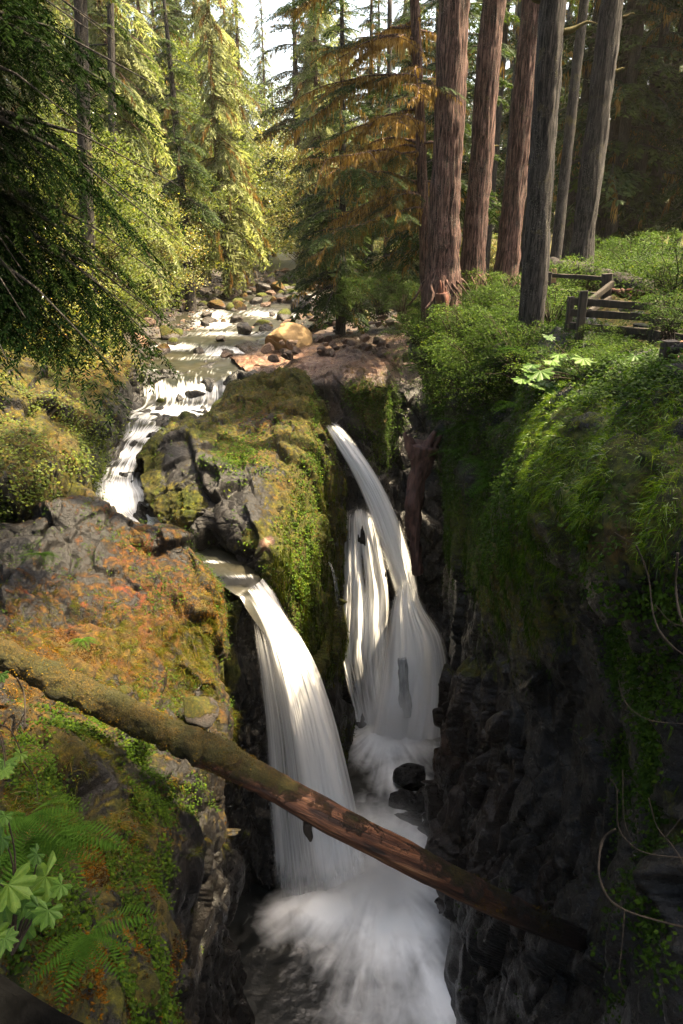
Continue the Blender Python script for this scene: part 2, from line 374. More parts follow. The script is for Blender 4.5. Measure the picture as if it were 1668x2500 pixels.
# gorge wall under the left fall
pathW = [(-2.0,15.2),(-2.25,14.3),(-2.6,13.75),(-3.1,13.5),(-3.45,13.1),(-3.2,12),(-2.9,11),(-2.75,9.5),(-2.65,8),(-2.5,6),(-2.3,4),(-2.3,1)]
zW = [-8.35, -8.7, -9.5, -11, -13, -15, -17, -19, -21]
GW = np.array([[(x + .25 * math.sin(z * 1.1 + y) * (z < -9) + (.0 if z > -12 else .03 * (-12 - z)), y, z if y > 9 or z < -9 else z) for (x, y) in pathW] for z in zW])
rock_patch('gorge_wall', GW, 330, 260, (.1, .2, 0), [(560,1470,50,110,1.2,.05,0),(555,1640,50,70,1.1,.2,0),(600,2000,40,160,.4,0,0),(520,1560,30,60,.6,.2,0)],
  M_ROCKW, amp=(.4, .28, .12), size=(1.6, .6, .22), zs=.33, seed=11, label='dark wet basalt wall below the left fall')
# island of rock between the two arms of the river
GB = ctrl([
 [(300,1230,20),(400,1140,22),(500,1060,24),(600,990,25.6),(700,980,25.6),(760,1000,25.2),(800,1040,24.6),(850,1080,24)],
 [(346,1125,18.6),(430,1045,20.4),(530,1003,21.8),(592,930,23.7),(680,918,23.8),(745,914,23.5),(780,965,23),(825,1045,23.4)],
 [(352,1160,18.0),(440,1075,19.0),(540,1040,20.2),(602,975,21.8),(700,960,22.2),(755,970,22),(795,1040,22),(830,1110,23)],
 [(356,1190,17.5),(440,1130,17.9),(545,1100,18.6),(625,1060,20),(710,1050,20.2),(765,1060,20.5),(803,1110,21.2),(832,1170,22.6)],
 [(368,1225,17.2),(450,1190,16.9),(556,1170,16.9),(640,1150,17.6),(715,1150,18.4),(770,1165,19.4),(808,1210,20.7),(835,1260,22.2)],
 [(395,1275,16.6),(475,1262,16.1),(570,1245,15.7),(655,1240,16),(725,1260,17),(780,1300,18.4),(812,1340,20.2),(838,1380,21.8)],
 [(440,1315,16.5),(520,1325,15.8),(590,1345,15.1),(672,1350,15.0),(738,1380,16.1),(790,1430,17.8),(816,1480,19.8),(840,1510,21.5)],
 [(470,1350,16.5),(548,1385,15.9),(615,1425,15.1),(690,1460,14.9),(748,1510,15.9),(796,1560,17.5),(820,1610,19.4),(843,1640,21.3)],
 [(500,1500,16.8),(580,1560,16.2),(650,1600,15.5),(712,1620,15.2),(762,1660,15.9),(802,1700,17.2),(826,1740,19.2),(846,1760,21)],
 [(560,2080,16.8),(620,2080,16.2),(680,2080,15.7),(730,2070,15.5),(775,2020,16),(812,1960,17.2),(836,1900,19),(852,1880,20.6)]])
PB_ = rock_patch('rock_island', GB, 430, 330, (.62, .35, 0), [
  (480,1080,90,30,.85,.1,0),(430,1130,60,60,.05,.6,0),(560,1170,110,60,.1,.5,0),(600,1100,70,40,.75,.8,0),(640,1010,90,70,.45,.8,.1),(680,950,110,40,.9,.45,0),
  (760,1000,40,80,.9,.45,0),(450,1230,45,45,.95,.0,0),(560,1270,90,60,.0,.6,0),(640,1240,60,40,.2,.7,0),(700,1200,50,60,.4,.6,0),(740,1300,60,170,1.1,.3,0),(620,1320,30,50,.95,.1,0),
  (650,1330,18,25,.0,0,.9),(710,1400,70,130,1.1,.25,0),(780,1500,50,150,1.1,.05,0),(380,1130,30,60,.8,.15,0),(600,1370,40,30,.0,0,0),(770,1720,90,60,.0,0,0)],
  M_ROCK, amp=(.55, .24, .08), size=(2.3, .85, .3), zs=.55, seed=5, label='mossy rock island standing between the two arms of the waterfall')
# rock bench and the end wall of the gorge
GC = ctrl([
 [(520,835,34),(660,830,34),(780,815,34),(880,800,34),(960,790,34),(1040,780,33),(1150,770,32)],
 [(575,880,29),(700,862,29),(800,845,29),(880,845,28.5),(950,850,28.5),(1030,840,28.5),(1130,840,28)],
 [(600,905,27.3),(710,888,27),(810,872,26.5),(872,862,26.2),(935,885,26),(985,900,27),(1120,900,26)],
 [(650,945,25.5),(730,935,25),(800,915,24.6),(868,905,24.4),(945,925,24.6),(985,960,25.6),(1110,960,25)],
 [(700,1000,25),(760,1005,24.6),(812,985,24.1),(866,975,23.8),(944,990,24.2),(982,1030,25.2),(1100,1040,24.8)],
 [(730,1080,24.6),(785,1085,24.1),(838,1075,23.6),(885,1070,23.3),(935,1085,23.8),(980,1130,24.6),(1100,1130,24.2)],
 [(740,1200,24.2),(795,1200,24),(850,1200,23.5),(890,1200,23.4),(930,1200,23.7),(980,1240,24.2),(1110,1250,23.8)],
 [(740,1400,23.6),(800,1400,23.2),(860,1400,22.8),(905,1400,22.8),(950,1400,23.2),(1000,1400,23.6),(1120,1400,23)],
 [(740,1560,23),(800,1560,22.6),(860,1560,22.1),(905,1560,22.1),(950,1560,22.5),(1005,1560,22.9),(1120,1560,22.3)],
 [(740,1720,22.3),(800,1720,21.8),(860,1710,21.3),(905,1700,21.5),(950,1700,21.8),(1010,1700,22),(1120,1700,21.6)],
 [(740,1900,21),(800,1900,20.8),(860,1900,20.5),(905,1900,20.5),(950,1900,20.6),(1010,1900,20.6),(1120,1900,20.4)]])
PC_ = rock_patch('gorge_end_wall', GC, 420, 300, (.05, .3, 0), [
  (760,885,200,40,.1,.9,.85),(870,905,70,35,.45,.8,.6),(600,890,30,14,.0,0,1),(900,1000,45,60,.9,.55,.2),(945,1010,30,90,.85,.4,.1),(800,1000,40,25,.2,.9,.25),
  (870,960,60,30,.8,.6,.2),(1000,860,80,40,.1,.9,.5),(830,1400,12,200,.6,0,0),(930,1090,30,60,.6,.4,0)],
  M_ROCKW, amp=(.55, .3, .05), size=(1.9, .75, .26), zs=.5, seed=8, dmul=lambda P: .35 + .65 * smooth(-P[..., 2], 5.2, 6.4), label='dark end wall of the gorge behind the right fall')
# right side of the gorge
GD = ctrl([
 [(985,740,28),(1080,730,25),(1200,735,21.5),(1320,755,18),(1450,800,14),(1600,830,11),(1800,860,9)],
 [(1020,880,23.5),(1090,880,19.5),(1200,890,16.2),(1310,895,13.8),(1405,900,10.8),(1540,930,8),(1780,960,6.5)],
 [(1055,1020,22.4),(1112,1010,18),(1195,1020,15),(1285,1030,12.9),(1352,1000,9.3),(1490,1030,7),(1760,1060,5.8)],
 [(1078,1150,21.8),(1118,1150,17),(1190,1150,14.3),(1255,1150,12.4),(1312,1120,8.7),(1470,1150,6.5),(1740,1180,5.2)],
 [(1090,1280,21.3),(1122,1280,16.3),(1182,1280,13.8),(1225,1260,11.2),(1275,1240,8.5),(1440,1270,6.2),(1740,1300,4.9)],
 [(1098,1400,20.8),(1124,1410,15.8),(1172,1400,13.2),(1220,1390,10.9),(1310,1390,8.8),(1440,1390,6.7),(1740,1420,4.9)],
 [(1104,1550,20),(1124,1560,15.2),(1185,1550,12.7),(1255,1550,10.8),(1350,1540,9.2),(1470,1520,7.6),(1740,1560,5)],
 [(1104,1700,18.6),(1122,1720,14.7),(1200,1720,12.2),(1300,1720,10.6),(1400,1720,9.4),(1490,1710,7.6),(1740,1740,4.9)],
 [(1100,1900,17),(1115,1920,13.7),(1200,1930,11.3),(1300,1950,9.8),(1400,1960,8.7),(1500,1960,7.3),(1740,1980,4.6)],
 [(1098,2150,14.4),(1115,2170,12),(1200,2200,10),(1300,2220,8.6),(1400,2250,7.4),(1500,2280,6.2),(1740,2300,3.9)],
 [(1103,2500,10.9),(1135,2520,9.2),(1200,2550,7.8),(1300,2600,6.4),(1400,2650,5.4),(1500,2680,4.6),(1740,2700,3.2)],
 [(1110,2800,9),(1140,2850,7.6),(1200,2900,6.4),(1300,3000,5),(1400,3050,4.3),(1500,3100,3.8),(1740,3200,2.6)]])
GD = ext(GD, right=(5, 0, 1.0))
PD_ = rock_patch('gorge_cliff', GD, 560, 330, (.3, .2, 0), [
  (1160,1330,60,120,1.1,.05,0),(1110,1300,30,120,.8,.1,0),(1330,1500,120,90,.75,.35,0),(1220,1480,70,60,.8,.4,0),(1240,1380,70,70,.9,.55,0),(1300,1300,50,60,.8,.7,0),(1350,1150,120,160,.95,.1,0),(1550,1200,160,200,.95,.1,0),(1500,1330,90,50,.8,.8,0),
  (1130,1550,30,150,.0,0,0),(1250,1620,140,90,.55,.25,0),(1450,1750,60,150,.0,0,0),(1300,2000,220,250,.08,.2,0),(1600,1900,100,300,.5,.1,0),(1200,2350,200,250,.0,0,0),(1200,1050,130,120,.5,.1,0)],
  M_ROCKW, amp=(.45, .26, .1), size=(2.0, .75, .27), zs=.4, seed=21, label='deep shaded cliff along the right side of the gorge')
# broken columnar buttress
GE = ctrl([
 [(1110,1700,18),(1110,1640,16.8),(1165,1600,15.2),(1230,1590,13.8),(1310,1600,12.3),(1400,1640,11)],
 [(1095,1760,17.4),(1078,1672,15.4),(1130,1650,14.1),(1205,1638,12.7),(1295,1650,11.4),(1390,1690,10.3)],
 [(1090,1850,16.8),(1066,1760,14.8),(1120,1750,13.5),(1195,1750,12.1),(1280,1760,10.7),(1380,1800,9.8)],
 [(1085,1950,16),(1058,1900,14.1),(1115,1900,12.9),(1195,1900,11.5),(1280,1920,10.1),(1380,1950,9.2)],
 [(1085,2130,14.4),(1057,2090,12.9),(1115,2090,11.8),(1190,2100,10.5),(1280,2120,9.3),(1380,2150,8.3)],
 [(1100,2260,13.2),(1078,2230,12.2),(1130,2270,11.2),(1200,2320,9.8),(1290,2370,8.4),(1380,2420,7.4)]])
rock_patch('rock_buttress', GE, 260, 200, (.12, .3, .04), [(1160,1640,90,25,.7,.25,0),(1090,1850,22,80,.0,0,.25),(1260,1660,60,30,.6,.1,0)],
  M_ROCKW, amp=(.55, .45, .16), size=(1.5, .75, .3), zs=.3, seed=31, label='broken blocky buttress jutting from the right cliff beside the plunge pool')
# left bank upstream of the shelf
GL = ctrl([
 [(-200,760,28),(50,790,30),(180,815,32),(270,830,34),(335,860,35),(380,890,36)],
 [(-200,860,20),(50,870,22),(170,860,24.5),(260,850,27),(335,875,28.5),(352,935,29.5)],
 [(-200,950,17),(50,950,18.6),(165,940,20.8),(260,925,23.4),(328,925,25.6),(346,985,27)],
 [(-200,1010,15.8),(50,1020,17),(160,1015,18.8),(245,1010,20.7),(300,1010,22.6),(330,1050,24.5)],
 [(-200,1090,13.8),(60,1080,15.1),(150,1080,16.6),(215,1090,18.0),(262,1100,19.6),(290,1130,21.5)],
 [(-200,1180,13),(60,1170,14),(140,1170,15.3),(195,1180,16.6),(236,1195,17.9),(262,1220,19.5)],
 [(-200,1300,13.5),(60,1290,14.5),(150,1290,16),(210,1290,17),(255,1300,17.7),(280,1310,19)]])
GL = ext(GL, left=(-5, 0, 1.5))
PL_ = rock_patch('bank_rock', GL, 330, 260, (.62, .45, 0), [(130,1080,120,40,.95,.6,0),(250,920,80,40,.85,.75,0),(320,1000,40,80,.1,.2,0),(250,1100,35,60,.1,.2,0),(120,1200,140,40,.8,.5,0),(320,830,20,20,0,0,1)],
  M_ROCK, amp=(.6, .26, .08), seed=41, moss_amp=.09, label='moss blanketed bank of rock left of the cascades')

# ground sheet
ys = [-60, 14, 17, 18.8, 22, 24.4, 26, 28.4, 34, 47, 57, 66, 80, 120, 260, 600]
ws = [-8, -8, -7.6, -7.2, -6.7, -6.4, -5.8, -5.6, -5.25, -4.85, -4.5, -4.05, -3.4, -2, 4, 18]
def wz(y): return np.interp(y, ys, ws)
yl = [-60, 12, 26, 28.4, 33, 40, 47, 57, 66, 75, 90, 600]
xl_ = [-9, -9.5, -9.6, -9.4, -9.4, -10, -10.6, -9, -7.6, -8, -12, -90]
xr_ = [6.5, 6.5, 5.5, 5, 4.5, 4.5, 3.6, 1.8, -2.6, -3.5, -6, -84]
def gz(x, y):
    x = np.asarray(x, float); y = np.asarray(y, float)
    a, b, w = np.interp(y, yl, xl_), np.interp(y, yl, xr_), wz(y)
    bed = np.where(y < 27, -21.5 + (w - .35 + 21.5) * smooth(y, 25, 28.5), w - .35)
    dl, dr = a - x, x - b
    inn = np.clip(np.minimum(-dl, -dr), 0, 50)
    left = w + .1 + np.clip(dl, 0, 5) * .42 + np.clip(dl - 5, 0, 14) * .22 + np.clip(dl - 19, 0, 200) * .12
    top = np.maximum(np.interp(y, [-60, 24, 40, 70, 120, 600], [-2.1, -2.1, -2.6, -2.4, -.5, 20]), w + 1.0)
    right = w + .2 + (top - w - .2) * smooth(dr, 0, 4.5) + np.clip(dr - 12, 0, 200) * .06
    z = np.where(dl > 0, left, np.where(dr > 0, right, bed + .25 * (1 - smooth(inn, 0, 1.2)) * (y > 27)))
    # a smooth rise at both sides where the sheet leaves the channel
    return z
gx = np.concatenate([np.linspace(-320, -40, 30), np.linspace(-38, 34, 260), np.linspace(36, 320, 30)])
gy = np.concatenate([np.linspace(-55, 8, 20), np.linspace(9, 90, 300), 92 + np.linspace(0, 1, 50) ** 1.8 * 480])
X, Yg = np.meshgrid(gx, gy); Zg = gz(X, Yg); PG = np.stack([X, Yg, Zg], -1)
near = ((Yg > 8) & (Yg < 92))
Zg = Zg + .22 * fbm(PG, 2.6, 4, 71) + (.10 * cells(PG, .9, 72)[0] + .05 * fbm(PG, .5, 3, 75)) * near
PG[..., 2] = Zg
edge = np.minimum(np.abs(X - np.interp(Yg, yl, xl_)), np.abs(X - np.interp(Yg, yl, xr_)))
mk = np.zeros(PG.shape); mk[..., 0] = np.where(edge < 2.2, .25, .75); mk[..., 1] = .45
bar = (X > -3.5) & (X < 5) & (Yg < 42); mk[..., 0] = np.where(bar, .2, mk[..., 0]); mk[..., 1] = np.where(bar, .8, mk[..., 1]); mk[..., 2] = np.where(bar, .12, 0)
tag(link('ground', mk_mesh('ground', PG, grid_faces(*X.shape, True), M_GROUND, {'mask': mk.reshape(-1, 3)})), 'forest floor and river banks around the gorge', None, None, 'structure')

# ------------------------------------------------------------------ water
def ribbon(name, left, right, R, C, prof, mat, foam=None, disp=None, bulge=0.0, key='foam', parent=None, vlen=1.0):
    """water between a left and a right edge (lists of points of the place); prof(u,v,P) gives the attribute"""
    Lp = cr(np.array(left), R); Rp = cr(np.array(right), R); u = np.linspace(0, 1, C)
    P = Lp[:, None] * (1 - u)[None, :, None] + Rp[:, None] * u[None, :, None]
    P[..., 1] -= bulge * (4 * u * (1 - u))[None, :]
    d = np.concatenate([[0], np.cumsum(np.linalg.norm(np.diff((Lp + Rp) / 2, axis=0), axis=1))])
    U, Vv = np.meshgrid(u, d)
    if disp is not None: P = P + disp(U, Vv, P)
    a = prof(U, Vv / d[-1], P)
    wd = np.linalg.norm(Lp - Rp, axis=1).mean()
    me = mk_mesh(name, P, grid_faces(R, C), mat, {key: np.clip(a, 0, 1).ravel()}, uv=np.stack([U.ravel() * wd / 3, Vv.ravel() / 4], 1))
    return link(name, me, parent)
# stream and cascades around the island
SL = [(325,880,-5.6),(335,905,-5.62),(345,925,-5.7),(350,985,-6.3),(300,1015,-6.45),(300,1052,-6.62),(262,1105,-6.95),(226,1165,-7.12),(215,1200,-7.25),(235,1255,-7.65),(330,1318,-7.85),(425,1352,-7.95),(500,1400,-8.0),(568,1448,-8.1)]
SR = [(640,880,-5.6),(600,905,-5.62),(585,932,-5.7),(580,985,-6.3),(545,1018,-6.45),(430,1062,-6.62),(395,1120,-6.95),(365,1165,-7.12),(385,1205,-7.25),(392,1250,-7.65),(425,1278,-7.85),(520,1310,-7.95),(600,1352,-8.0),(636,1412,-8.2)]
sl_ = [at(a, b, z=z) for a, b, z in SL] + [at(588, 1462, Y=13.76), at(604, 1492, Y=13.56), at(640, 1540, Y=13.55), at(680, 1580, Y=13.8)]; sr_ = [at(a, b, z=z) for a, b, z in SR] + [at(668, 1446, Y=14.55), at(694, 1492, Y=14.34), at(718, 1535, Y=14.2), at(735, 1575, Y=14.1)]
def sdisp(U, V, P):
    o = np.zeros(P.shape); n = fbm(P * np.array([1, .8, 1]), .55, 3, 91)
    amp = .04 + .12 * smooth(V, 3.0, 5.0) * (1 - smooth(V, 15.5, 17.5)); o[..., 2] = n * amp; return o
def sfoam(U, V, P):
    px, py = pix(P); f = np.zeros(U.shape) + .2 - .32 * smooth(px, 400, 480) * (py > 1270)
    for (x, y, rx, ry, a) in [(460,955,130,26,.62),(440,1005,120,16,1.0),(350,1020,60,14,.55),(370,1065,75,22,.75),(320,1110,55,30,.72),(300,1150,50,26,.62),(290,1195,75,28,.95),(310,1235,70,30,.85),(350,1265,60,25,.85),(385,1290,50,18,.65),(470,1318,60,9,.5),(520,1372,50,4,.4),(655,1438,22,13,.8),(590,1462,10,12,.7),(590,1408,30,5,.45),(460,905,150,8,.2)]:
        f = np.maximum(f, a * np.exp(-(((px - x) / rx) ** 2 + ((py - y) / ry) ** 2) * .9))
    return f * 1.05 + .12 * fbm(P, .8, 2, 95)
tag(ribbon('stream', sl_, sr_, 420, 110, sfoam, M_WATER, disp=sdisp), 'silky stream and cascades running to the left fall', None, None, 'structure')
# rocky bed under the stream
bl = cr(np.array(sl_[:14]), 60); br = cr(np.array(sr_[:14]), 60); dv = (br - bl); dv[:, 2] = 0; dv /= np.linalg.norm(dv, axis=1)[:, None]
GS = np.stack([bl - dv * 1.6 + [0, 0, .35], bl - dv * .6 + [0, 0, .15], bl * .8 + br * .2 - [0, 0, .16], bl * .5 + br * .5 - [0, 0, .14], bl * .2 + br * .8 - [0, 0, .16], br + dv * .6 + [0, 0, .15], br + dv * 1.6 + [0, 0, .35]], 1)[::4]
rock_patch('stream_bed', GS, 300, 150, (.1, .2, 0), [], M_ROCKW, amp=(.3, .3, .12), size=(1.3, .6, .25), zs=1, seed=51, label='dark rocky bed under the stream and cascades')
# upper river
RX = np.linspace(0, 1, 150); RY = np.concatenate([np.linspace(26.5, 70, 330), np.linspace(70.5, 130, 60)])
UU, VV = np.meshgrid(RX, RY); a, b = np.interp(VV, yl, xl_) - .6, np.minimum(np.interp(VV, yl, xr_) + .6, np.interp(VV, [26, 34, 37, 42, 48, 60, 66, 200], [-3.4, -3.2, -2.2, .6, 3.2, 1.8, -2, 50]))
XX = a + (b - a) * UU; P = np.stack([XX, VV, wz(VV) + 0 * UU], -1)
n = fbm(P, 1.6, 3, 97); P[..., 2] += .07 * n + .05 * fbm(P, .5, 2, 98)
rip = smooth(fbm(P * np.array([.6, 1, 1]), 3.2, 3, 99), .02, .38)
foam = .03 + .12 * rip * smooth(VV, 31, 35); px, py = pix(P)
for (x, y, rx, ry, s_) in [(560,860,70,14,.95),(430,848,70,10,.85),(520,790,60,16,.8),(520,770,50,16,.7),(640,765,60,14,.6),(560,815,110,8,.55),(745,724,30,7,.9),(700,770,60,10,.6),(480,875,120,5,.35)]:
    foam = np.maximum(foam, .8 * s_ * np.exp(-(((px - x) / rx) ** 2 + ((py - y) / ry) ** 2)))
tag(link('river', mk_mesh('river', P, grid_faces(*UU.shape, True), M_WATER, {'foam': np.clip(foam, 0, 1).ravel()}, uv=np.stack([UU.ravel() * 4, VV.ravel() / 4], 1))), 'shallow upper river coming down from the forest', None, None, 'structure')
# plunge pool
RX = np.linspace(-4.5, 6, 260); RY = np.linspace(2, 23.5, 420); UU, VV = np.meshgrid(RX, RY)
P = np.stack([UU, VV, np.full(UU.shape, -19.0)], -1)
foam = np.zeros(UU.shape); lift = np.zeros(UU.shape)
for (cx, cy, rx, ry, s_, h_) in [(1.3,14.6,2.1,2.2,1.15,.9),(1.5,12.6,1.9,1.6,.9,.35),(2.6,11.0,.9,2.6,.75,.1),(1.2,10.8,1.6,1.2,.45,.05),(-1.7,13.1,.7,.7,.7,.10),(-.5,13.2,1.6,.8,1.05,.6),(-.6,12.9,1.0,.6,.45,.1),(2.0,20.4,1.5,1.2,1.15,.9),(2.3,18.4,1.0,1.2,.75,.2),(1.9,16.6,.9,.5,.4,.1),(2.9,9.0,.5,1.5,.6,.05)]:
    w = np.exp(-(((UU - cx) / rx) ** 2 + ((VV - cy) / ry) ** 2)); foam = np.maximum(foam, s_ * w); lift = np.maximum(lift, h_ * w)
ang = np.arctan2(VV - 14.2, UU - 1.2); rad = np.hypot(VV - 14.2, UU - 1.2)
ray_ = fbm(np.stack([ang * 5.5, rad * .35, ang * 0], -1), .5, 4, 101)
ang2 = np.arctan2(VV - 20.6, UU - 1.8); rad2 = np.hypot(VV - 20.6, UU - 1.8)
ray2 = fbm(np.stack([ang2 * 5.5, rad2 * .35, ang * 0], -1), .5, 4, 103)
rr = np.where(VV > 17.3, ray2, ray_)
foam = foam * 1.2 + rr * .26 * smooth(foam, .02, .3) * (1 - smooth(foam, .75, 1.1)) + .03 * fbm(P, 1.2, 4, 104)
P[..., 2] += lift * (1 + .35 * fbm(P, .9, 3, 105)) + .05 * fbm(P, .7, 3, 106)
def mat_pool():
    t = NT('pool_water'); P = t.geo(); foam = t.attr('foam').outputs['Fac']
    f = t.math('ADD', foam, t.math('MULTIPLY', t.math('SUBTRACT', t.noise(2.2, 4, .55, P, 1.0), .5), .35))
    f = t.ramp(f, (.12, 0.0), (.5, .45), (.95, 1.0))
    col = t.ramp(t.noise(.9, 4, .6, P, .8), (.35, (.003, .004, .004)), (.75, (.012, .014, .016)))
    w = t.n('ShaderNodeBsdfPrincipled', iBase_Color=col, iRoughness=.3, iNormal=t.bump(t.noise(2.5, 4, .6, P), .4, .08))
    wh = t.n('ShaderNodeBsdfDiffuse', iColor=(.96, .97, .98, 1))
    m = t.n('ShaderNodeMixShader', i0=f, i1=w.outputs[0], i2=wh.outputs[0]); t.l(m.outputs[0], t.out.inputs[0]); return t.m
tag(link('plunge_pool', mk_mesh('plunge_pool', P, grid_faces(*UU.shape, True), mat_pool(), {'foam': np.clip(foam, 0, 1.2).ravel()})), 'foaming plunge pool at the bottom of the gorge', None, None, 'structure')

def edge(l): return [at(a, b, Y=y) for a, b, y in l]
def fdisp(amp, seed):
    def f(U, V, P):
        o = np.zeros(P.shape); n = fbm(np.stack([U * 9, V * .25, U * 0], -1), 1, 4, seed); o[..., 1] = n * amp; return o
    return f
wf = empty('waterfall', at(600, 1440, Y=13.8)); tag(wf, 'left arm of the waterfall, a broad white arc falling behind the log', 'waterfall', None, 'thing')
def rel(o, p): o.location = -p.location; KIDS.setdefault(p.name, []).append(o); return o
F1L = [(566,1440,14.0),(584,1452,13.75),(600,1478,13.5),(613,1530,13.35),(622,1600,13.3),(632,1690,13.3),(642,1800,13.35),(650,1950,13.4),(660,2100,13.4),(668,2220,13.4)]
F1R = [(645,1408,14.7),(672,1448,14.45),(702,1505,14.25),(738,1565,14.1),(770,1625,14.0),(800,1705,13.95),(828,1800,13.9),(856,1910,13.9),(885,2040,13.9),(905,2140,13.8)]
def p1(U, V, P):
    main = smooth(U, .25 + .12 * V, .52 + .06 * V) * (1 - smooth(U, .84, 1.0)) * (1.05 - .2 * smooth(V, .6, 1))
    veil = (.36 + .2 * smooth(.25 - U, 0, .2)) * smooth(U, 0, .14)
    d = np.maximum(main, veil * smooth(V, .08, .2)); return d * smooth(V + .22 * (U - .3) + .09 * fbm(np.stack([U * 9, V * 3, U * 0], -1), 1, 3, 125), .03, .19) * (1 - smooth(V, .80, .99))
rel(ribbon('water_sheet', edge(F1L), edge(F1R), 260, 130, p1, M_FALL, bulge=.35, key='dens', disp=fdisp(.12, 111), parent=wf), wf)
p1b = lambda U, V, P: .9 * smooth(U, .45, .7) * (1 - smooth(U, .9, 1)) * smooth(V, .05, .2) + .25 * smooth(U, .02, .1) * (1 - smooth(U, .4, .5)) * smooth(V, .1, .3)
o = rel(ribbon('water_veil', [p + np.array([.05, .25, 0]) for p in edge(F1L)], [p + np.array([-.05, .25, 0]) for p in edge(F1R)], 200, 90, p1b, M_FALL, bulge=.2, key='dens', disp=fdisp(.1, 113), parent=wf), wf)
wf2 = empty('waterfall', at(800, 1036, Y=22.2)); tag(wf2, 'right arm of the waterfall, leaping from the cleft and bursting at the gorge end', 'waterfall', None, 'thing')
F2L = [(785,1030,22.6),(800,1052,22.3),(822,1092,22.1),(850,1140,22.0),(878,1200,21.9),(902,1262,21.8),(925,1330,21.7),(945,1390,21.6),(960,1445,21.6),(965,1500,21.5)]
F2R = [(815,1022,22.7),(842,1048,22.4),(876,1090,22.2),(912,1140,22.0),(945,1195,21.9),(975,1262,21.8),(998,1335,21.7),(1014,1395,21.6),(1026,1450,21.6),(1035,1500,21.5)]
p2 = lambda U, V, P: (1.05 - .35 * (1 - smooth(U, .0, .3))) * smooth(U, 0, .15) * (1 - smooth(U, .78, 1)) * (1 - .4 * smooth(V, .45, .8) * (1 - smooth(U, .2, .5))) * (1 - smooth(V, .82, 1)) * smooth(V, 0, .08)
rel(ribbon('water_sheet', edge(F2L), edge(F2R), 200, 90, p2, M_FALL, bulge=.3, key='dens', disp=fdisp(.1, 115), parent=wf2), wf2)
F3L = [(972,1385,21.65),(966,1425,21.6),(948,1475,21.4),(932,1540,21.2),(918,1610,21.0),(905,1690,20.8),(890,1780,20.4)]
F3R = [(1008,1385,21.65),(1020,1425,21.6),(1050,1480,21.4),(1098,1540,21.2),(1122,1610,21.0),(1128,1690,20.8),(1120,1790,20.4)]
p3 = lambda U, V, P: (1.3 - .6 * np.abs(U - .42) * 2) * smooth(U, 0, .25) * (1 - smooth(U, .55, 1)) * smooth(V, 0, .22)
rel(ribbon('water_burst', edge(F3L), edge(F3R), 160, 100, p3, M_FALL, bulge=.5, key='dens', disp=fdisp(.2, 117), parent=wf2), wf2)
F4L = [(846,1228,23.1),(842,1290,22.9),(838,1360,22.7),(838,1440,22.4),(834,1520,22.0),(832,1600,21.7),(850,1680,21.3),(868,1760,21.0)]
F4R = [(905,1240,23.1),(922,1290,22.9),(938,1360,22.7),(950,1440,22.4),(952,1520,22.0),(952,1600,21.7),(955,1680,21.3),(960,1760,21.0)]
def p4(U, V, P):
    s = fbm(np.stack([U * 5 + .6 * V * np.sin(V * 9), V * 2.2, U * 0], -1), .6, 4, 119)
    return np.clip(.72 + s * .75, 0, 1) * smooth(U, 0, .06) * (1 - smooth(U, .94, 1)) * smooth(V, 0, .06) + .5 * np.exp(-((U - .6) / .18) ** 2) * (1 - smooth(V, .0, .25)) * smooth(V, 0, .03)
rel(ribbon('cascade_veil', edge(F4L), edge(F4R), 240, 110, p4, M_VEIL, bulge=.15, key='dens', disp=fdisp(.25, 121), parent=wf2), wf2)
wf3 = empty('waterfall', at(806, 1378, Y=20)); tag(wf3, 'thin green tinted trickle running down the mossy cleft between the two falls', 'waterfall', None, 'thing')
p5 = lambda U, V, P: .3 * (1 - V) * smooth(U, 0, .3) * (1 - smooth(U, .6, 1))
rel(ribbon('water_sheet', edge([(800,1372,19.6),(808,1395,19.2),(816,1450,19.0),(822,1520,19.0),(826,1600,19.0)]), edge([(808,1372,19.6),(820,1395,19.2),(832,1450,19.0),(840,1520,19.0),(846,1600,19.0)]), 60, 20, p5, M_FALL, key='dens', parent=wf3), wf3)


# ------------------------------------------------------------------ leaf sets
def L_cat(*s): return tuple(np.concatenate([x[k] for x in s]) for k in range(4))
def L_tf(s, Mx, T, r=None):
    B, D, W, q = s; return (B @ Mx.T + T, D @ Mx.T, W @ Mx.T, q if r is None else np.clip(q + r, 0, 1))
def L_mesh(name, s, mat):
    B, D, W, q = s; n = len(B)
    fold = np.cross(D, W); fold /= np.linalg.norm(fold, axis=1, keepdims=True) + 1e-9; fold *= np.linalg.norm(W, axis=1, keepdims=True) * .35
    V = np.stack([B, B + .42 * D + W + fold, B + D, B + .42 * D - W + fold], 1).reshape(-1, 3)
    return mk_mesh(name, V, np.arange(4 * n).reshape(n, 4), mat, {'rnd': np.repeat(q, 4)}, False)
def rotz(a): c, s = math.cos(a), math.sin(a); return np.array([[c, -s, 0], [s, c, 0], [0, 0, 1.]])
def roty(a): c, s = math.cos(a), math.sin(a); return np.array([[c, 0, s], [0, 1, 0], [-s, 0, c]])
def rotx(a): c, s = math.cos(a), math.sin(a); return np.array([[1, 0, 0], [0, c, -s], [0, s, c]])
def unit(v): return v / (np.linalg.norm(v, axis=-1, keepdims=True) + 1e-9)
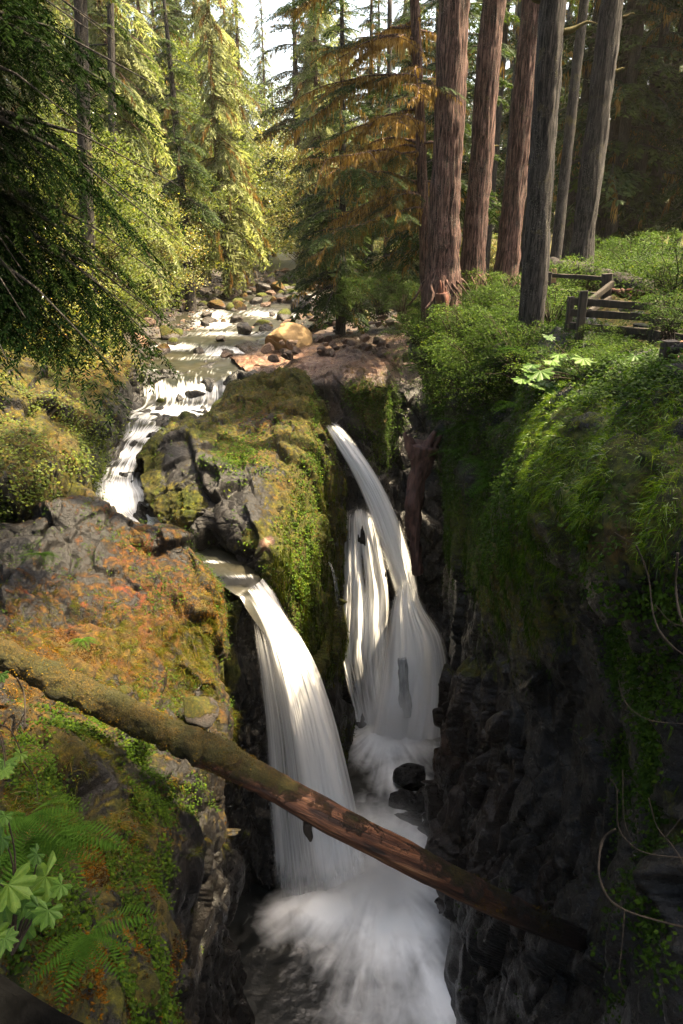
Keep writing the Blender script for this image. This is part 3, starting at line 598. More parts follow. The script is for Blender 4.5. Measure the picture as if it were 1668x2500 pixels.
def spray(seed, L=2.0, ntw=26, nl=8, ll=.11, lw=.022, droop=.5):
    """one conifer bough along +x: alternating side twigs carrying flat needle sprigs that hang at their tips"""
    r = np.random.default_rng(seed); Bs, Ds, Ws, Q = [], [], [], []
    for k in range(ntw):
        t = (k + .6) / ntw; x = L * t; z = .18 * L * t - droop * L * t * t; sd = 1 if k % 2 else -1
        tl = L * .42 * (1 - t) ** .75 * (.35 + .65 * min(1, t * 4)) * r.uniform(.7, 1.2) + .06
        a = sd * math.radians(r.uniform(42, 68)); d = np.array([math.cos(a), math.sin(a), r.uniform(-.35, -.05)])
        m = max(3, int(nl * tl / (.42 * L) * 1.5)); u = (np.arange(m) + .5) / m
        base = np.array([x, 0, z]) + d * (u * tl)[:, None]; base[:, 2] -= .45 * tl * u * u * (droop * 1.4)
        for s2 in (-1, 1):
            a2 = a + s2 * .7 + r.normal(0, .25, m); dd = np.stack([np.cos(a2), np.sin(a2), -.25 - .9 * droop * u + r.normal(0, .2, m)], 1); dd = unit(dd)
            Bs.append(base); Ds.append(dd * (ll * r.uniform(.7, 1.4, m))[:, None]); wv = unit(np.cross(dd, [0, 0, 1.]) + r.normal(0, .25, (m, 3)))
            Ws.append(wv * lw * L / 2); Q.append(np.clip(.35 + .4 * u + r.normal(0, .14, m), 0, 1))
    return tuple(np.concatenate(x) for x in (Bs, Ds, Ws, Q))
def hang(seed, L=2.0, n=60, lo=.12, hi=.5, w=.035, droop=.5):
    r = np.random.default_rng(seed); t = r.uniform(.1, 1, n); B = np.stack([L * t, r.normal(0, .03, n), .18 * L * t - droop * L * t * t], 1)
    D = np.stack([r.normal(0, .08, n), r.normal(0, .08, n), -r.uniform(lo, hi, n)], 1); a = r.uniform(0, 3.14, n)
    return B, D, np.stack([np.cos(a), np.sin(a), a * 0], 1) * w, np.clip(r.normal(.5, .22, n), 0, 1)
SPR = [spray(k, droop=.30 + .05 * k) for k in range(5)]
SPF = [spray(20 + k, ntw=56, nl=24, ll=.044, lw=.007, droop=.5) for k in range(3)]
SPC = [spray(30 + k, ntw=22, nl=6, ll=.19, lw=.042, droop=.4) for k in range(3)]
SPD = [spray(40 + k, ntw=22, nl=7, ll=.22, lw=.040, droop=.75) for k in range(3)]
def tube(path, rad, seg=8, flute=0.0, seed=0, cap=True, nsub=None):
    """swept tube through path points"""
    path = np.asarray(path, float); rad = np.asarray(rad, float)
    if nsub: path = cr(path, nsub); rad = cr(rad[:, None], nsub)[:, 0]
    T = unit(np.gradient(path, axis=0)); ref = np.array([1., 0, 0]) if abs(T[0][0]) < .8 else np.array([0, 1., 0])
    U = unit(np.cross(T, ref)); Vv = np.cross(T, U); a = np.linspace(0, 2 * np.pi, seg, endpoint=False)
    P = path[:, None] + rad[:, None, None] * (np.cos(a)[None, :, None] * U[:, None] + np.sin(a)[None, :, None] * Vv[:, None])
    if flute:
        N = unit(P - path[:, None]); q = P * np.array([1, 1, .14]); P = P + N * (flute * (np.abs(vnoise(q / .07, seed)) * 1.3 + vnoise(q / .22, seed + 1) * .9 + vnoise(P / .6, seed + 2) * .8))[..., None]
    n = len(path); i = np.arange(n * seg).reshape(n, seg); j = np.roll(i, -1, 1)
    F = np.stack([i[:-1], j[:-1], j[1:], i[1:]], -1).reshape(-1, 4); Vt = P.reshape(-1, 3)
    if cap:
        Vt = np.concatenate([Vt, path[:1], path[-1:]]); c0, c1 = len(Vt) - 2, len(Vt) - 1
        F = np.concatenate([F, np.stack([j[0], i[0], np.full(seg, c0), np.full(seg, c0)], -1)[:, [0, 1, 2, 3]], np.stack([i[-1], j[-1], np.full(seg, c1), np.full(seg, c1)], -1)])
    return Vt, F
def T_mesh(name, parts, mat, sm=True):
    """join tubes; caps come in as degenerate quads and are written as triangles"""
    Vs, Fs, o = [], [], 0
    for V, F in parts: Vs.append(V); Fs.append(F + o); o += len(V)
    V = np.concatenate(Vs); F = np.concatenate(Fs); dg = F[:, 2] == F[:, 3]
    me = bpy.data.meshes.new(name); q = F[~dg]; t = F[dg][:, :3]
    me.vertices.add(len(V)); me.vertices.foreach_set('co', V.astype(np.float32).ravel())
    li = np.concatenate([q.ravel(), t.ravel()]).astype(np.int32); me.loops.add(len(li)); me.loops.foreach_set('vertex_index', li)
    ls = np.concatenate([np.arange(len(q)) * 4, len(q) * 4 + np.arange(len(t)) * 3]).astype(np.int32)
    me.polygons.add(len(ls)); me.polygons.foreach_set('loop_start', ls); me.update(calc_edges=True)
    me.polygons.foreach_set('use_smooth', np.full(len(ls), sm)); me.materials.append(mat); return me
BOX_F = np.array([[0, 3, 2, 1], [4, 5, 6, 7], [0, 1, 5, 4], [1, 2, 6, 5], [2, 3, 7, 6], [3, 0, 4, 7]])
def beam(a, b, w, h, seed=0, round_=False, sag=0):
    """a squared or round timber from a to b, slightly uneven"""
    a, b = np.array(a, float), np.array(b, float)
    return tube([a, a * .66 + b * .34 - [0, 0, sag], a * .33 + b * .67 - [0, 0, sag], b], [w / 2 * (1.0 if round_ else 1.2)] * 4, 12 if round_ else 4, .006, seed, True, 14) if round_ else box_beam(a, b, w, h, seed)
def box_beam(a, b, w, h, seed=0, n=9):
    t = unit(b - a); s = unit(np.cross(t, [0, 0, 1.]) if abs(t[2]) < .9 else np.cross(t, [0, 1., 0])); u = np.cross(s, t); r = np.random.default_rng(seed)
    c = .12; sec = [(-.5 + c, -.5), (.5 - c, -.5), (.5, -.5 + c), (.5, .5 - c), (.5 - c, .5), (-.5 + c, .5), (-.5, .5 - c), (-.5, -.5 + c)]
    P = np.array([[a + (b - a) * (k / (n - 1)) + s * x * w * (1 + r.normal(0, .02)) + u * y * h * (1 + r.normal(0, .02)) + r.normal(0, .002, 3) for x, y in sec] for k in range(n)])
    i = np.arange(n * 8).reshape(n, 8); j = np.roll(i, -1, 1); F = np.stack([i[:-1], j[:-1], j[1:], i[1:]], -1).reshape(-1, 4)
    V = np.concatenate([P.reshape(-1, 3), [P[0].mean(0)], [P[-1].mean(0)]]); c0, c1 = n * 8, n * 8 + 1
    return V, np.concatenate([F, np.stack([j[0], i[0], np.full(8, c0), np.full(8, c0)], -1), np.stack([i[-1], j[-1], np.full(8, c1), np.full(8, c1)], -1)])

# ------------------------------------------------------------------ conifers
def crown(seed, H, z0, R, nb, sprays, droop=.1, taper=.8, moss=0, side=None, shape=None):
    r = np.random.default_rng(seed); S_, Mo, tb = [], [], []
    for k in range(nb):
        f = (k + r.uniform(0, 1)) / nb; z = z0 + (H - z0) * f; L = R * (1 - f) ** taper * r.uniform(.6, 1.15) + .35
        if f < .12: L *= .5 + f * 4.1
        az = r.uniform(0, 6.283) if side is None else side[0] + r.normal(0, side[1])
        el = -droop + .45 * f + r.normal(0, .12); Mx = rotz(az) @ roty(-el) @ rotx(r.normal(0, .25)) * (L / 2.0)
        sp = sprays[k % len(sprays)]; T = np.array([0, 0, z])
        S_.append(L_tf(sp, Mx, T, r.normal(0, .13)))
        if moss and r.random() < moss:
            hm = hang(seed * 99 + k, n=int(26 * L)); B, D, W, q = L_tf(hm, Mx, T); D = hm[1] * min(1.6, .5 + L / 3); D[:, :2] *= .6; Mo.append((B, D, unit(W) * .028, q))
        tt = np.linspace(0, 1, 4); ax = np.stack([2 * tt, 0 * tt, .36 * tt - .8 * tt * tt * .9], 1) @ Mx.T + T
        tb.append(tube(ax, [.035 * (L / 2) + .01, .025 * (L / 2) + .008, .015, .006], 4, cap=False))
    return L_cat(*S_), (L_cat(*Mo) if Mo else None), tb
def trunk_tube(H, r0, seed, flare=.5, bend=.3, seg=28, dense=9.0, flute=.03, lean=(0, 0), top=.12):
    z = np.concatenate([np.linspace(-1.5, dense, int((dense + 1.5) / .11)), np.linspace(dense + .6, H, 18)]) if dense > 0 else np.linspace(-1.5, H, 24)
    r = np.random.default_rng(seed); ph = r.uniform(0, 6, 2)
    x = lean[0] * z + bend * (np.sin(z * .13 + ph[0]) - math.sin(ph[0])) * .5; y = lean[1] * z + bend * (np.sin(z * .11 + ph[1]) - math.sin(ph[1])) * .5
    rad = r0 * ((1 - np.clip(z, 0, H) / H * (1 - top)) + flare * np.exp(-np.clip(z + .3, 0, 99) / .55))
    return tube(np.stack([x, y, z], 1), rad, seg, flute * min(1, r0 * 2.2), seed)
def conifer(name, loc, H, r0, z0, R, nb, seed, mat_c, mat_t, label, group=None, sprays=None, droop=.1, moss=0, cat='conifer', **kw):
    e = empty(name, loc); tag(e, label, cat, group, 'thing')
    tk = {k: kw.pop(k) for k in ('flare', 'top', 'bend', 'seg', 'dense', 'flute', 'lean') if k in kw}
    c, m, tb = crown(seed, H, z0, R, nb, sprays or SPR, droop, moss=moss, **kw)
    ln = tk.get('lean', (0, 0))
    def sh(s): B = s[0].copy(); B[:, 0] += ln[0] * B[:, 2]; B[:, 1] += ln[1] * B[:, 2]; return (B,) + tuple(s[1:])
    tb2 = []
    for V, F in tb: V = V.copy(); V[:, 0] += ln[0] * V[:, 2]; V[:, 1] += ln[1] * V[:, 2]; tb2.append((V, F))
    child('trunk', T_mesh('trunk', [trunk_tube(H, r0, seed, **tk)] + tb2, mat_t), e)
    child('crown', L_mesh('crown', sh(c), mat_c), e)
    if m: child('moss', L_mesh('moss', sh(m), M_HMOSS), e)['kind'] = 'stuff'
    return e
def place(o, loc, rz=0, s=1.0, label=None, name=None):
    o.location = loc; o.rotation_euler = (0, 0, rz); o.scale = (s, s, s)
    if label: o['label'] = label
    return o
def gp(px, py, Y=None, dz=0.0):
    p = at(px, py, Y=Y); p[2] = float(gz(p[0], p[1])) + dz; return p
def gpx(px, Y, dz=-.1):
    """ground point seen in column px at forward distance Y"""
    p = at(px, 620, Y=Y); x = p[0]
    for _ in range(3):
        z = float(gz(x, Y)); D = Y * CT - z * ST; x = (px - 834) / FPX * D
    return np.array([x, Y, float(gz(x, Y)) + dz])

# --- the big trunks on the right bank (crowns start above the picture)
BIG = [  # base px, base py, Y, radius, top px at py 0, material, label
 (1082, 672, 22, .45, 1112, M_BARKR, 'massive furrowed red brown trunk, leftmost of the big trunks on the right bank'),
 (1153, 660, 23.5, .36, 1196, M_BARKR, 'reddish sunlit trunk with spreading roots standing just right of the most massive trunk'),
 (1236, 664, 24.5, .38, 1310, M_BARKR, 'leaning red brown trunk between the red rooted trunk and the grey front trunk'),
 (1296, 812, 15.5, .265, 1345, M_BARKG, 'straight grey trunk in front, standing down among the shrubs at the cliff edge'),
 (1414, 655, 21, .31, 1507, M_BARKG, 'dark leaning trunk rising behind the timber fence'),
]
for k, (bx, by, Y, r0, tx, m, lab) in enumerate(BIG):
    b = at(bx, by, Y=Y); lo = b.copy()
    # lean so that the trunk reaches column tx at the top of the picture
    t_ = at(tx, 0, Y=Y); lean = (t_[0] - b[0]) / (t_[2] - b[2])
    e = conifer('conifer_tree', lo, 22 + k, r0, 13 + k, 2.6, 14, 200 + k, M_CON, m, lab, None, droop=.15, sprays=SPC, lean=(lean, 0), bend=.25, top=.55, seg=72 if r0 > .3 else 48, dense=10, flute=.05, flare=.35 if k != 3 else .12)
    if k == 3: BT4 = e
    for q, (dz, az, L) in enumerate({2: [(9.0, 0.1, 1.1)], 3: [(7.2, 2.9, 1.3), (6.2, 3.0, .5), (5.7, -.1, .7), (2.0, .1, .15), (.9, 2.6, .12), (3.4, 2.9, .15), (4.6, .3, .12)], 4: [(5.0, .2, .25), (6.2, .2, .3)], 0: [(4.0, 3.0, .2)], 1: [(3.6, .2, .35)]}[k]):
        rr_ = r0 * (1 - dz / 22 * .4); c0 = np.array([lean * dz + math.cos(az) * rr_ * .7, math.sin(az) * rr_ * .7 - .05, dz]); d = np.array([math.cos(az), -.25, .12])
        p = [c0, c0 + d * L * .35, c0 + d * L * .7 + [0, 0, .12 * L], c0 + d * L + [0, 0, .02]]
        child('branch', T_mesh('branch', [tube(p, [.035 + .03 * L, .03 + .02 * L, .02, .008], 7, .012, k * 9 + q, nsub=10)], M_BARKM), e)
# spreading roots below the red trunks
for k in (0, 1, 2):
    bx, by, Y, r0 = BIG[k][:4]; b = at(bx, by, Y=Y); r = np.random.default_rng(300 + k); e = [o for o in COL.objects if o.name.startswith('conifer_tree')][k]
    for j in range(8):
        a = r.uniform(-3.1, .3) if j < 7 else r.uniform(0, 3); L = r.uniform(.4, .95); w = r.uniform(.02, .04)
        p = [np.array([math.cos(a) * r0 * .8, math.sin(a) * r0 * .8, -.05]), np.array([math.cos(a) * (r0 + .3 * L), math.sin(a) * (r0 + .3 * L), -.22]), np.array([math.cos(a + .25) * (r0 + .65 * L), math.sin(a + .25) * (r0 + .65 * L), -.4 - .25 * L]), np.array([math.cos(a + .1) * (r0 + L), math.sin(a + .1) * (r0 + L), -.6 - .45 * L])]
        child('root', T_mesh('root', [tube(p, [w * 1.6, w, w * .7, w * .3], 8, .015, j, nsub=14)], M_BARKR), e)

# --- the mossy golden tree over the river: thin red leader with long bare, moss hung limbs
def limb_tree():
    b = at(1041, 648, Y=24); t_ = at(1011, 0, Y=24); lean = (t_[0] - b[0]) / (t_[2] - b[2])
    e = empty('mossy_hemlock', b); tag(e, 'slender red trunk with long drooping limbs hung with golden moss over the river', 'conifer', None, 'thing')
    r = np.random.default_rng(5); H = 22; tt = trunk_tube(H, .19, 5, lean=(lean, 0), bend=.1, seg=30, dense=9, flute=.03, flare=.25); parts = [tt]; mo = []; gr = []
    for k in range(58):
        z = r.uniform(1.0, 13); az = math.pi + r.normal(0, .75) if k % 5 else r.uniform(-.6, .6); L = (r.uniform(2.2, 5.4) if k % 5 else r.uniform(.6, 1.6)) * (1 - .02 * z); up = r.uniform(.0, .45); dr = r.uniform(.25, .55)
        tq = np.linspace(0, 1, 8); jit = np.cumsum(r.normal(0, .035, (8, 3)), 0) * L * .5
        ax = np.stack([np.cos(az) * L * tq, np.sin(az) * L * tq, up * L * tq - dr * L * tq * tq], 1) + jit; ax[:, 0] += lean * z; ax[:, 2] += z
        parts.append(tube(ax, np.linspace(.045, .008, 8), 5, cap=False, nsub=14))
        fine = cr(ax, 40)
        for s_ in range(int(4 + L * 3.5)):   # side twigs
            i = r.integers(6, 39); a2 = az + r.choice([-1, 1]) * r.uniform(.4, 1.2); l2 = L * r.uniform(.10, .34); d2 = np.array([math.cos(a2), math.sin(a2), r.uniform(-.6, .15)])
            q = fine[i] + np.linspace(0, 1, 5)[:, None] * d2 * l2; q[:, 2] -= .22 * l2 * np.linspace(0, 1, 5) ** 2
            parts.append(tube(q, np.linspace(.014, .004, 5), 3, cap=False)); m = int(46 * l2) + 6; u = r.uniform(0, 1, m)
            B = fine[i] + u[:, None] * d2 * l2; B[:, 2] -= .22 * l2 * u * u; D = np.stack([r.normal(0, .03, m), r.normal(0, .03, m), -r.uniform(.04, .24, m)], 1); a3 = r.uniform(0, 3.1, m)
            mo.append((B, D, np.stack([np.cos(a3), np.sin(a3), 0 * a3], 1) * .011, np.clip(r.normal(.6, .2, m), 0, 1)))
            if k % 3 == 0:
                gr.append(L_tf(SPR[k % 5], rotz(a2) @ roty(.2) * (l2 / 1.6), fine[i], r.normal(0, .1)))
        m = int(L * 130); i = r.integers(0, 39, m); B = fine[i] + r.normal(0, .03, (m, 3)); D = np.stack([r.normal(0, .03, m), r.normal(0, .03, m), -r.uniform(.03, .22, m) * (1 + (r.random(m) < .15) * 1.8)], 1); a3 = r.uniform(0, 3.1, m)
        mo.append((B, D, np.stack([np.cos(a3), np.sin(a3), 0 * a3], 1) * .016, np.clip(r.normal(.5, .2, m), 0, 1)))
    child('trunk', T_mesh('trunk', parts, M_BARKR), e); child('moss', L_mesh('moss', L_cat(*mo), M_HMOSS), e)['kind'] = 'stuff'; child('crown', L_mesh('crown', L_cat(*gr), M_CON), e)
limb_tree()

# --- near dark hemlock at upper left
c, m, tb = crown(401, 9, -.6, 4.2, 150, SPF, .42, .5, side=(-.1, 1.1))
e = empty('hemlock_tree', at(-250, 560, Y=10.5)); tag(e, 'hemlock coloured dark for shade whose drooping boughs fill the upper left corner', 'conifer', None, 'thing')
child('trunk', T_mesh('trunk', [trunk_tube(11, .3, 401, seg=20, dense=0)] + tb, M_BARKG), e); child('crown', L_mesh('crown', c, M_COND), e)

# --- templates for the forest, then copies
TPL = {}
TPL['dark'] = conifer('hemlock_tree', (0, 0, 0), 22, .36, 2.5, 4.2, 95, 501, M_CON, M_BARKG, 'dark green hemlock', sprays=SPC, droop=.25, moss=.35, cat='conifer', dense=0, seg=14)
TPL['dark2'] = conifer('hemlock_tree', (0, 0, 0), 24, .42, 7, 3.6, 70, 502, M_CON, M_BARKG, 'dark green hemlock', sprays=SPC, droop=.3, moss=.3, cat='conifer', dense=0, seg=14)
TPL['shade'] = conifer('hemlock_tree', (0, 0, 0), 20, .30, 1.0, 4.0, 130, 511, M_COND, M_BARKG, 'hemlock coloured dark for shade', sprays=SPR, droop=.4, moss=0, cat='conifer', dense=0, seg=14)
TPL['tall'] = conifer('fir_tree', (0, 0, 0), 33, .4, 12, 4.2, 110, 512, M_CON, M_BARKG, 'tall fir', sprays=SPC, droop=.2, moss=0, cat='conifer', dense=0, seg=14)
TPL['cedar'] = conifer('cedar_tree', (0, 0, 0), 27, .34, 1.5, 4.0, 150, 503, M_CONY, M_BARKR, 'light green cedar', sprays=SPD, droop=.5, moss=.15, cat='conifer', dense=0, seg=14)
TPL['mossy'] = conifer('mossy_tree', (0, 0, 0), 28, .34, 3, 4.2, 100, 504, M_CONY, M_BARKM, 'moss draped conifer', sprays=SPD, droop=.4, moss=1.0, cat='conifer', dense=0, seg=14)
TPL['bare'] = conifer('conifer_tree', (0, 0, 0), 22, .30, 13, 2.4, 16, 505, M_CON, M_BARKG, 'bare tall trunk', sprays=SPC, droop=.2, moss=.3, cat='conifer', top=.5, dense=0, seg=14)
USED = set()
def put(kind, p, rz, s, label, group):
    o = TPL[kind]
    if kind in USED: o = copy_tree(o)
    USED.add(kind); place(o, p, rz, s, label); o['group'] = group
    return o
NAMED = [
 ('bare', 226, 27, 1.15, 1.0, 'thick grey trunk rising beside the dark hemlock boughs at upper left'),
 ('cedar', 345, 38, .3, .95, 'pale sunlit cedar with hanging sprays in the upper left'),
 ('bare', 283, 36, 2.2, .8, 'pinkish lit trunk half hidden by foliage left of the pale cedar'),
 ('dark2', 468, 44, .8, .8, 'dark narrow conifer with a straight trunk between the pale cedar and the mossy tree'),
 ('mossy', 560, 50, 1.9, .95, 'sunlit conifer heavily draped with yellow moss left of the gap of sky'),
 ('cedar', 600, 72, 2.5, 1.0, 'pale cedar glowing behind the moss draped tree'),
 ('dark', 830, 33, .6, .75, 'dark hemlock reaching over the river behind the golden mossy limbs'),
 ('dark', 985, 37, 2.9, .8, 'green hemlock standing behind the slender red trunk'),
 ('dark2', 1073, 27, 3.9, .8, 'dark trunk glimpsed between the slender red trunk and the massive trunk'),
 ('cedar', 655, 112, 2.4, 1.2, 'far cedar at the left edge of the gap of sky'),
 ('cedar', 780, 58, 4.4, .95, 'yellow green cedar behind the hemlocks right of the gap of sky'),
]
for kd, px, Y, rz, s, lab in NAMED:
    o = put(kd, gpx(px, Y), rz, s, lab, 'forest trees behind the river')
    if px < 300: o.rotation_euler = (0, .10, rz * 0)
r = np.random.default_rng(9); cnt = 0
FOREST = []
for px in range(1130, 1800, 44): FOREST.append((px + r.uniform(-18, 18), r.uniform(29, 40), ['dark2', 'dark', 'bare'][cnt % 3] if px > 1330 else 'bare', 'R')); cnt += 1
for px in range(900, 1750, 52): FOREST.append((px + r.uniform(-20, 20), r.uniform(44, 66), ['dark', 'bare', 'dark2', 'dark'][cnt % 4], 'R')); cnt += 1
for px in range(730, 1750, 60): FOREST.append((px + r.uniform(-20, 20), r.uniform(74, 110), ['dark', 'cedar', 'mossy'][cnt % 3] if px < 1000 else 'dark', 'R')); cnt += 1
for px in range(-60, 470, 62): FOREST.append((px + r.uniform(-18, 18), r.uniform(46, 62), ['cedar', 'cedar', 'mossy'][cnt % 3], 'L')); cnt += 1
for px in range(-60, 640, 66): FOREST.append((px + r.uniform(-20, 20), r.uniform(70, 110), ['mossy', 'cedar'][cnt % 2], 'L')); cnt += 1
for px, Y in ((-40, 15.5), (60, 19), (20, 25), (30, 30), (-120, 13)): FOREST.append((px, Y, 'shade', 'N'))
for px, Y, kd, sd_ in FOREST:
    if 650 < px < 715 and Y < 100: continue
    p = gpx(px, Y)
    row_ = 'nearest' if Y < 42 else ('middle' if Y < 68 else 'farthest')
    if sd_ != 'N':
        look = {'bare': 'tall branchless trunk', 'dark': 'dark bushy hemlock', 'dark2': 'dark hemlock with a bare lower trunk', 'cedar': 'pale drooping cedar', 'mossy': 'moss draped conifer'}[kd]
        o = put(kd, p, r.uniform(0, 6.28), r.uniform(.75, 1.1) * (1.35 if Y > 68 else 1), look + ' in the ' + row_ + (' rows of the right bank forest' if sd_ == 'R' else ' rows of the left bank forest'), ('right' if sd_ == 'R' else 'left') + ' bank forest, ' + row_ + ' rows, ' + look); continue
    put(kd, p, r.uniform(0, 6.28), r.uniform(.75, 1.1) * (1.35 if Y > 68 else 1), {'N': 'hemlock coloured dark for shade crowding behind the near boughs at upper left', 'R': 'conifer of the dim forest behind the big right bank trunks', 'L': 'conifer of the forest on the left bank behind the bushes'}[sd_], {'N': 'dark hemlocks at the left', 'R': 'conifers of the forest behind the right bank trunks', 'L': 'conifers of the forest on the left bank'}[sd_])

# ------------------------------------------------------------------ shrubs and broadleaf trees
def bush_set(seed, w, h, ncl, nl, ll, flat=.35, low=.1):
    r = np.random.default_rng(seed); S_ = []; stems = []
    for k in range(ncl):
        a = r.uniform(0, 6.28); f = r.uniform(.15, 1) ** .5; z = h * r.uniform(low, 1); rad = w / 2 * f * math.sqrt(max(.05, 1 - (z / h * 1.0 - .35) ** 2 * 1.3))
        c = np.array([math.cos(a) * rad, math.sin(a) * rad, z]); cr_ = w * r.uniform(.12, .2); n = int(nl * r.uniform(.6, 1.4))
        q = r.normal(0, 1, (n, 3)) * [cr_ * .6, cr_ * .6, cr_ * .6 * flat]; q[:, 2] -= .35 * (q[:, 0] ** 2 + q[:, 1] ** 2) / cr_
        out = np.array([math.cos(a), math.sin(a), 0]) * .6; d = unit(r.normal(0, 1, (n, 3)) * [1, 1, .25] + out + [0, 0, -.25]); up = unit(np.stack([r.normal(0, .45, n), r.normal(0, .45, n), np.ones(n)], 1)); wv = unit(np.cross(d, up))
        sz = ll * r.uniform(.6, 1.3, n); S_.append((c + q, d * sz[:, None], wv * (sz * .33)[:, None], np.clip(r.normal(.45, .17, n) + r.normal(0, .12), 0, 1)))
        if k % 2 == 0: stems.append(tube([[r.normal(0, .06 * w), r.normal(0, .06 * w), -.2], c * [.35, .35, .5], c * [.8, .8, .9], c], [.022 * w / 2, .015 * w / 2, .009, .004], 4, cap=False, nsub=6))
    return L_cat(*S_), stems
def bush_tpl(name, seed, w, h, ncl, nl, ll, mat, label, cat, **kw):
    s, st = bush_set(seed, w, h, ncl, nl, ll, **kw); e = empty(name); tag(e, label, cat, None, 'thing')
    child('stems', T_mesh('stems', st, M_TWIG), e); child('foliage', L_mesh('foliage', s, mat), e); return e
TPL['huck'] = bush_tpl('huckleberry_shrub', 601, 2.0, 1.3, 46, 70, .055, M_COVER, 'shrub', 'shrub', flat=.22)
TPL['huck2'] = bush_tpl('huckleberry_shrub', 602, 2.4, 1.0, 50, 64, .06, M_COVER, 'shrub', 'shrub', flat=.2)
TPL['green'] = bush_tpl('leafy_shrub', 603, 3.2, 2.6, 60, 60, .11, M_BROAD, 'shrub', 'shrub', flat=.25)
TPL['yellow'] = bush_tpl('leafy_shrub', 604, 3.0, 2.4, 55, 60, .12, M_BROADY, 'shrub', 'shrub', flat=.25)
def alder(seed, H, w, mat, n=90, ll=.12):
    r = np.random.default_rng(seed); e = empty('alder_tree'); parts = [tube([[0, 0, -.5], [.2, .1, H * .3], [-.1, .3, H * .6], [.3, 0, H * .95]], [.16, .13, .08, .02], 10, .01, seed, nsub=20)]; S_ = []
    for k in range(n):
        f = r.uniform(.18, 1); z = H * f; a = r.uniform(0, 6.28); L = w / 2 * (1 - abs(f - .5) ** 2 * 2.2) * r.uniform(.35, 1.1); c = np.array([math.cos(a) * L, math.sin(a) * L, z + L * .2])
        parts.append(tube([[0, 0, z - L * .35], c * [.5, .5, 0] + [0, 0, z], c], [.03, .018, .005], 4, cap=False, nsub=6)); m = 75
        q = r.normal(0, 1, (m, 3)) * [.42, .42, .16]; q[:, 2] -= .25 * (q[:, 0] ** 2 + q[:, 1] ** 2); d = unit(r.normal(0, 1, (m, 3)) * [1, 1, .5] + [0, 0, -.5]); wv = unit(np.cross(d, r.normal(0, .4, (m, 3)) + [0, 0, 1])); sz = ll * r.uniform(.6, 1.3, m)
        S_.append((c + q, d * sz[:, None], wv * (sz * .36)[:, None], np.clip(r.normal(.4, .17, m) + r.normal(0, .12), 0, 1)))
    tag(e, 'alder', 'broadleaf tree', None, 'thing'); child('trunk', T_mesh('trunk', parts, M_BARKM), e); child('crown', L_mesh('crown', L_cat(*S_), mat), e); return e
TPL['alder'] = alder(611, 9, 6, M_BROAD); TPL['maple'] = alder(612, 7, 5.5, M_BROADY, 80, .14)
NB = [('alder', 575, 54, 1.0, 1.15, 'olive green round headed tree leaning over the river bend'), ('maple', 655, 76, 2.0, 1.2, 'bright yellow green tree at the end of the river'), ('alder', 300, 30, 2.0, .9, 'green broadleaf tree in front of the pale cedar'),
      ('maple', 165, 26, .5, .75, 'orange tinted vine maple under the dark hemlock boughs'), ('maple', 400, 42, 4.0, .9, 'yellow vine maple below the dark narrow conifer'), ('alder', 480, 47, 3.0, .95, 'fresh green alder beside the olive tree'), ('alder', 710, 88, 4.2, 1.2, 'pale green alder below the gap of sky'),
      ('alder', 430, 62, 1.2, 1.7, 'big alder rising behind the yellow vine maple'), ('alder', 520, 68, 3.2, 1.8, 'tall pale alder behind the olive tree'), ('maple', 740, 66, .2, 1.5, 'yellow green maple under the hemlock boughs at the river bend'), ('maple', 610, 92, 1.2, 2.0, 'large pale maple far up the valley'), ('maple', 672, 84, 2.2, 1.9, 'pale yellow maple directly below the gap of sky'), ('alder', 700, 105, 2.2, 2.2, 'large pale alder closing the valley below the sky'), ('alder', 780, 80, 2.9, 1.7, 'pale alder behind the dark hemlocks'), ('maple', 150, 24, 3.3, .8, 'yellow leaved tree just right of the dark hemlock boughs'), ('alder', 215, 28, 1.1, .9, 'soft green alder in front of the thick grey trunk'), ('alder', 250, 33, 5.2, 1.0, 'green alder behind the orange vine maple'), ('maple', 330, 48, 1.2, 1.1, 'golden maple high on the left bank')]
for kd, px, Y, rz, s, lab in NB: put(kd, gpx(px, Y), rz, s, lab, 'broadleaf trees along the river')
r = np.random.default_rng(12)
LBAND = ['beside the moss covered bank rock', 'above the cascades', 'beside the calm pool', 'beside the first riffles', 'beside the middle reach', 'beside the golden moss boulders', 'near the far bend']
for k in range(104):   # left bank shrubs, nearer ones lower in the picture
    Y = 17 + 50 * (k / 103) ** 1.15 + r.uniform(-1, 1); xl = float(np.interp(Y, yl, xl_)); x = xl - .9 - abs(r.normal(0, 1)) * 2.6 - (k % 3) * .9
    if Y < 24: x = min(x, -9.8)
    put(['green', 'yellow', 'green'][k % 3], (x, Y, float(gz(x, Y)) - .1), r.uniform(0, 6.28), r.uniform(.6, 1.15), ('green' if k % 3 != 1 else 'yellowing') + ' leafy shrub on the left river bank, ' + LBAND[min(6, int((Y - 17) // 7.5))], 'leafy shrubs along the left river bank')
for k in range(46):   # right bank upstream
    Y = r.uniform(40, 84); x = float(np.interp(Y, yl, xr_)) + .8 + abs(r.normal(0, 1)) * 2.5
    put(['green', 'yellow'][int(r.random() < .35)], (x, Y, float(gz(x, Y)) - .1), r.uniform(0, 6.28), r.uniform(.55, 1.0), 'leafy shrub on the right bank ' + ['below the hemlock boughs', 'beside the gravel', 'near the far bend', 'beyond the far bend'][min(3, int((Y - 40) // 11))], 'leafy shrubs along the right river bank')
for k in range(16):
    x = r.uniform(-11, 3); Y = r.uniform(86, 100)
    put(['yellow', 'green'][k % 2], (x, Y, float(gz(x, Y)) - .1), r.uniform(0, 6.28), r.uniform(1.2, 1.8), 'pale shrub closing the view at the far end of the river', 'shrubs at the far end of the river')
